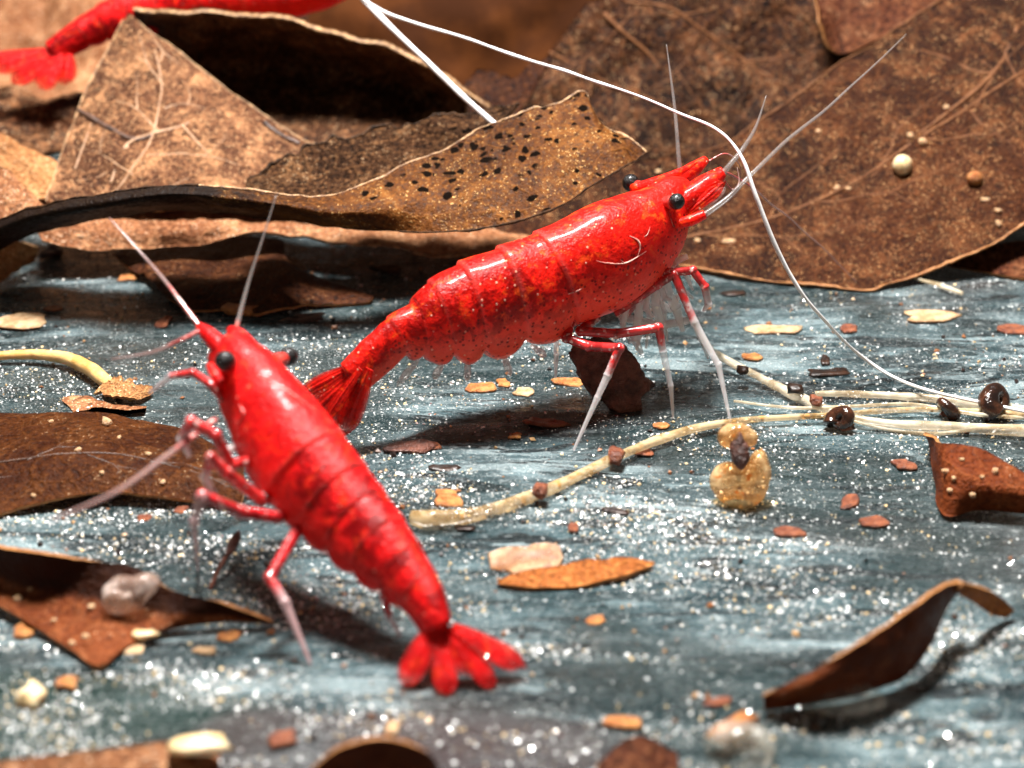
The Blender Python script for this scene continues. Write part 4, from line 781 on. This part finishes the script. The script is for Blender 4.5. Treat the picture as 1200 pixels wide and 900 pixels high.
for q, l in (((905, 388, 64, 14), 'long tan flake behind the claws of the striding shrimp'), ((1090, 372, 62, 15), 'long tan flake behind the white thread'), ((25, 378, 54, 22), 'pinkish tan flake behind the yellow root'), ((613, 461, 23, 13), 'cream tan flake beside the amber bead'),
             ((150, 762, 42, 15), 'tan flake at the fold of the rust leaf'), ((240, 765, 26, 12), 'tan flake off the rust leaf tip'), ((350, 335, 42, 11), 'tan flake beside the very dark leaf'), ((460, 855, 16, 15), 'pale bead behind the rounded dark leaf edge')):
    flake(*q, 'tan', l, 'flake', GT, 'flake', zz=.018)
chip(478, 527, 58, 18, 'bark', 'dark brown bark fragment between the two red shrimps', 'bark', name='bark_fragment', rough=.4)
chip(38, 822, 32, 26, 'cream', 'bright cream pebble on the dark corner of the floor', 'pebble', name='pebble', flat=.06)
chip(232, 876, 64, 26, 'cream', 'yellow cream chip on the pinkish leaf strip', 'chip', dz=.12)
chip(862, 856, 62, 20, 'amber', 'orange sliver leaning on a clear jelly blob', 'chip', rot=38, flat=.05, dz=.06)
chip(868, 886, 86, 56, 'jelly', 'clear jelly blob under the orange sliver', 'jelly', name='jelly_blob', rough=.12, boxy=1, flat=.12, sub=3)
chip(985, 828, 104, 44, 'jelly', 'clear jelly blob under the boat shaped leaf', 'jelly', name='jelly_blob', rough=.12, boxy=1, flat=.1, sub=3)
chip(722, 538, 17, 17, 'redbrown', 'dark seed stuck to the thick pale root', 'seed', name='seed', flat=.05, dz=.05)
chip(633, 578, 17, 12, 'redbrown', 'small brown seed sitting on the thick root near its middle', 'seed', name='seed', flat=.04, dz=.06)
chip(932, 458, 18, 10, 'dark', 'dark fleck on the translucent sloping root', 'seed', name='seed', flat=.03, dz=.09)
chip(956, 472, 14, 8, 'redbrown', 'brown fleck lower on the translucent sloping root', 'seed', name='seed', flat=.03, dz=.09)
chip(870, 436, 12, 8, 'dark', 'dark fleck high on the translucent sloping root', 'seed', name='seed', flat=.03, dz=.1)
chip(1057, 199, 23, 24, 'cream', 'round cream ball stuck on the large speckled leaf', 'ball', name='ball', on=right, boxy=1, rough=.06)
chip(1143, 213, 19, 17, 'amber', 'orange ball stuck on the large speckled leaf', 'ball', name='ball', on=right, boxy=1, rough=.06)
for q in ((1083, 165, 13, 12), (1065, 158, 8, 8), (1107, 125, 8, 8), (980, 220, 7, 7), (1157, 234, 12, 7), (1168, 247, 9, 7), (1172, 260, 7, 10), (996, 222, 8, 5), (852, 283, 18, 9), (816, 282, 8, 8), (770, 200, 8, 7), (958, 156, 6, 6)):
    chip(*q, 'tan', 'tiny tan grain stuck on the large speckled leaf', 'grain', 'grains on the speckled leaf', 'grain', on=right, boxy=1, rough=.1, sub=1)
for q in ((1109, 553, 12, 6), (1128, 540, 8, 4), (1166, 553, 7, 12), (1140, 580, 8, 8), (1115, 575, 7, 7), (1150, 560, 6, 5), (1118, 560, 5, 7)):
    chip(*q, 'tan', 'tiny pale fleck on the small rust red leaf', 'grain', 'flecks on the rust red leaf', 'grain', on=lf3, boxy=1, rough=.2, sub=1)
for q in ((125, 496, 12, 17), (140, 512, 6, 6), (92, 530, 7, 9), (175, 533, 8, 7), (60, 495, 6, 6), (38, 582, 7, 7), (190, 565, 8, 8), (120, 554, 7, 6)):
    chip(*q, 'tan', 'tiny pale crumb on the wide dark brown leaf', 'grain', 'crumbs on the dark leaf', 'grain', on=lf1, boxy=1, rough=.2, sub=1)
for q in ((21, 703, 11, 10), (109, 711, 10, 10), (85, 755, 8, 9), (62, 728, 7, 7), (100, 746, 8, 8), (35, 690, 6, 6)):
    chip(*q, 'tan', 'tiny pale crumb on the folded rust leaf', 'grain', 'crumbs on the rust leaf', 'grain', on=lf2, boxy=1, rough=.2, sub=1)
chip(170, 745, 30, 12, 'cream', 'pale crumb at the fold tip of the rust leaf', 'crumb', name='crumb', dz=.05, rot=20)
# orange crumb near dark leaf
chip(280, 365, 44, 12, 'amber', 'orange flake at the edge of the very dark leaf', 'flake', name='flake', flat=.03, dz=.03)

def puff(c, pts, th, px0, rough=.06, n=48, m=20, sq=1.0, fr=2.0, y_dir=None):
    """a closed plump body with the given outline (photo pixels about px0) and real thickness th (cm) through c"""
    kk = pxcm(c); P = np.array(pts, float) - np.array(px0); an = np.arctan2(-P[:, 1], P[:, 0]); r = np.hypot(*P.T) / kk; o = np.argsort(an)
    an, r = an[o], r[o]; th_ = np.linspace(-np.pi, np.pi, n, endpoint=False); rr = np.interp(th_, np.r_[an - 2 * np.pi, an, an + 2 * np.pi], np.r_[r, r, r])
    rr = (rr + np.roll(rr, 1) * .5 + np.roll(rr, -1) * .5) / 2
    Yd = np.asarray(y_dir if y_dir is not None else FW); V = []
    for ph in np.linspace(-np.pi / 2, np.pi / 2, m + 2)[1:-1]:
        cp, sp = np.cos(ph) ** sq, np.sign(np.sin(ph)) * np.abs(np.sin(ph)) ** sq
        V.append(c + cp * rr[:, None] * (np.cos(th_)[:, None] * np.array([1., 0, 0]) + np.sin(th_)[:, None] * UPV) + Yd * sp * th)
    V = np.concatenate(V); f = grid_faces(m, n, True).tolist(); V = np.vstack([V, c - Yd * th, c + Yd * th]); a0 = m * n
    for j in range(n): f.append([a0, (j + 1) % n, j]); f.append([a0 + 1, (m - 1) * n + j, (m - 1) * n + (j + 1) % n])
    _seed[0] += 1; d = V - c; V = c + d * (1 + rough * fbm(d * fr * 6 + _seed[0], 4, 4))[:, None]
    return V, f
# dark water snails on the roots
def snail(px, py, r, label, ang=0.0):
    c = onF(px, py, .02); kk = pxcm(c); R = r / kk; P, RR = [], []
    e1 = np.array([math.cos(ang), math.sin(ang), .25]); e2 = np.array([-math.sin(ang) * .6, math.cos(ang) * .6, .75]); ax = np.cross(e1, e2)
    for i in range(30):
        a = i / 29 * 2.6 * 2 * math.pi; q = R * .15 * math.exp(.19 * a * .6)
        P.append(c + np.array([0, 0, R * .85]) + e1 * q * math.cos(a) + e2 * q * math.sin(a) - ax * R * (.5 - .02 * i)); RR.append(q * .78 + .002)
    root = thing('snail', label, 'snail', c, 'dark snails on the roots')
    V, f, t_ = tube_geo(P, RR, n=90, seg=12, rough=.12, rf=12); mesh('shell', V, f, M['shell'], root)
    V, f = lump_geo(c + np.array([R * .3, -.01, R * .25]), (R * .95, R * .7, R * .35), 2, .45); mesh('foot', V, f, M['redbrown'], root)
snail(1167, 484, 17, 'largest dark glossy snail clinging to the pale roots', .8)
snail(1108, 486, 11, 'small brown snail between the pale roots', 2.1)
snail(985, 502, 13, 'dark snail at the crossing of the two pale roots', -.7)
# clear snail on the folded leaf
c, nn = on_leaf(lf2, 148, 700); kk = pxcm(c); root = thing('snail', 'clear pinkish snail resting on the folded rust leaf', 'snail', c)
P0 = c + nn * 12 / kk
V, f = puff(P0, [(120, 694), (126, 676), (140, 668), (156, 670), (172, 664), (188, 666), (186, 680), (172, 694), (158, 708), (140, 714), (126, 708)], .075, (148, 690), .1); mesh('body', V, f, M['jelly_pink'], root)
P, RR = [], []
for q in range(26):
    a = q / 25 * 4.2 * math.pi; rr_ = (3 + 11 * q / 25) / kk; P.append(P0 + np.array([-8 / kk + rr_ * math.cos(a), -.05, rr_ * math.sin(a)])); RR.append(rr_ * .45 + .004)
V, f, t_ = tube_geo(P, RR, n=70, seg=8); mesh('shell', V, f, M['jelly_pink'], root)

# heart shaped husk
c = onF(868, 594, 0); root = thing('seed_husk', 'translucent amber heart shaped seed husk with a dark core', 'seed husk', c); Yh = c[1] + .06
V, f = puff(onY(868, 568, Yh), [(831, 566), (836, 551), (850, 541), (864, 545), (871, 556), (876, 540), (885, 523), (896, 530), (904, 555), (900, 575), (885, 591), (866, 596), (848, 588), (836, 578)], .1, (868, 568), .07); mesh('husk', V, f, M['husk'], root)
V, f = puff(onY(864, 511, Yh), [(839, 512), (846, 500), (862, 497), (880, 501), (891, 512), (885, 523), (868, 519), (855, 525), (843, 521)], .07, (864, 511), .1); mesh('cap', V, f, M['husk'], root)
V, f = puff(onY(867, 526, Yh - .07), [(857, 534), (862, 512), (867, 502), (871, 515), (877, 529), (875, 545), (869, 556), (862, 546)], .035, (867, 526), .12); mesh('core', V, f, M['bark'], root)
# dark seed on a stalk
c = onF(246, 692); P0 = pt((246, 690, '.0')); root = thing('seed_stalk', 'dark seed on a thin reddish stalk beside the deep red shrimp foot', 'seed', c)
px_tube(root, 'stalk', [(246, 691, '.0'), (256, 668, '.06'), (268, 648, '.1')], [2.6, 2.4, 3], M['redbrown'], seg=8, n=16)
px_tube(root, 'seed', [(266, 652, '.1'), (272, 640, '.12'), (277, 630, '.14'), (280, 623, '.15')], [2.5, 6.5, 6, 2], M['bark'], seg=10, n=20)
# bark chunk under the shrimp
c = onF(736, 486); c = onY(712, 440, c[1] + .14)
V, f = puff(c, [(664, 404), (690, 398), (716, 402), (745, 428), (763, 450), (752, 468), (736, 486), (708, 470), (690, 458), (676, 430)], .05, (712, 440), .14, 72, 20, .45, 3.0)
V[:, 2] = np.maximum(V[:, 2], -.04)
tag(mesh('bark_chunk', V, f, M['bark'], smooth=True), 'rough dark brown bark flake standing under the striding shrimp belly', 'bark')
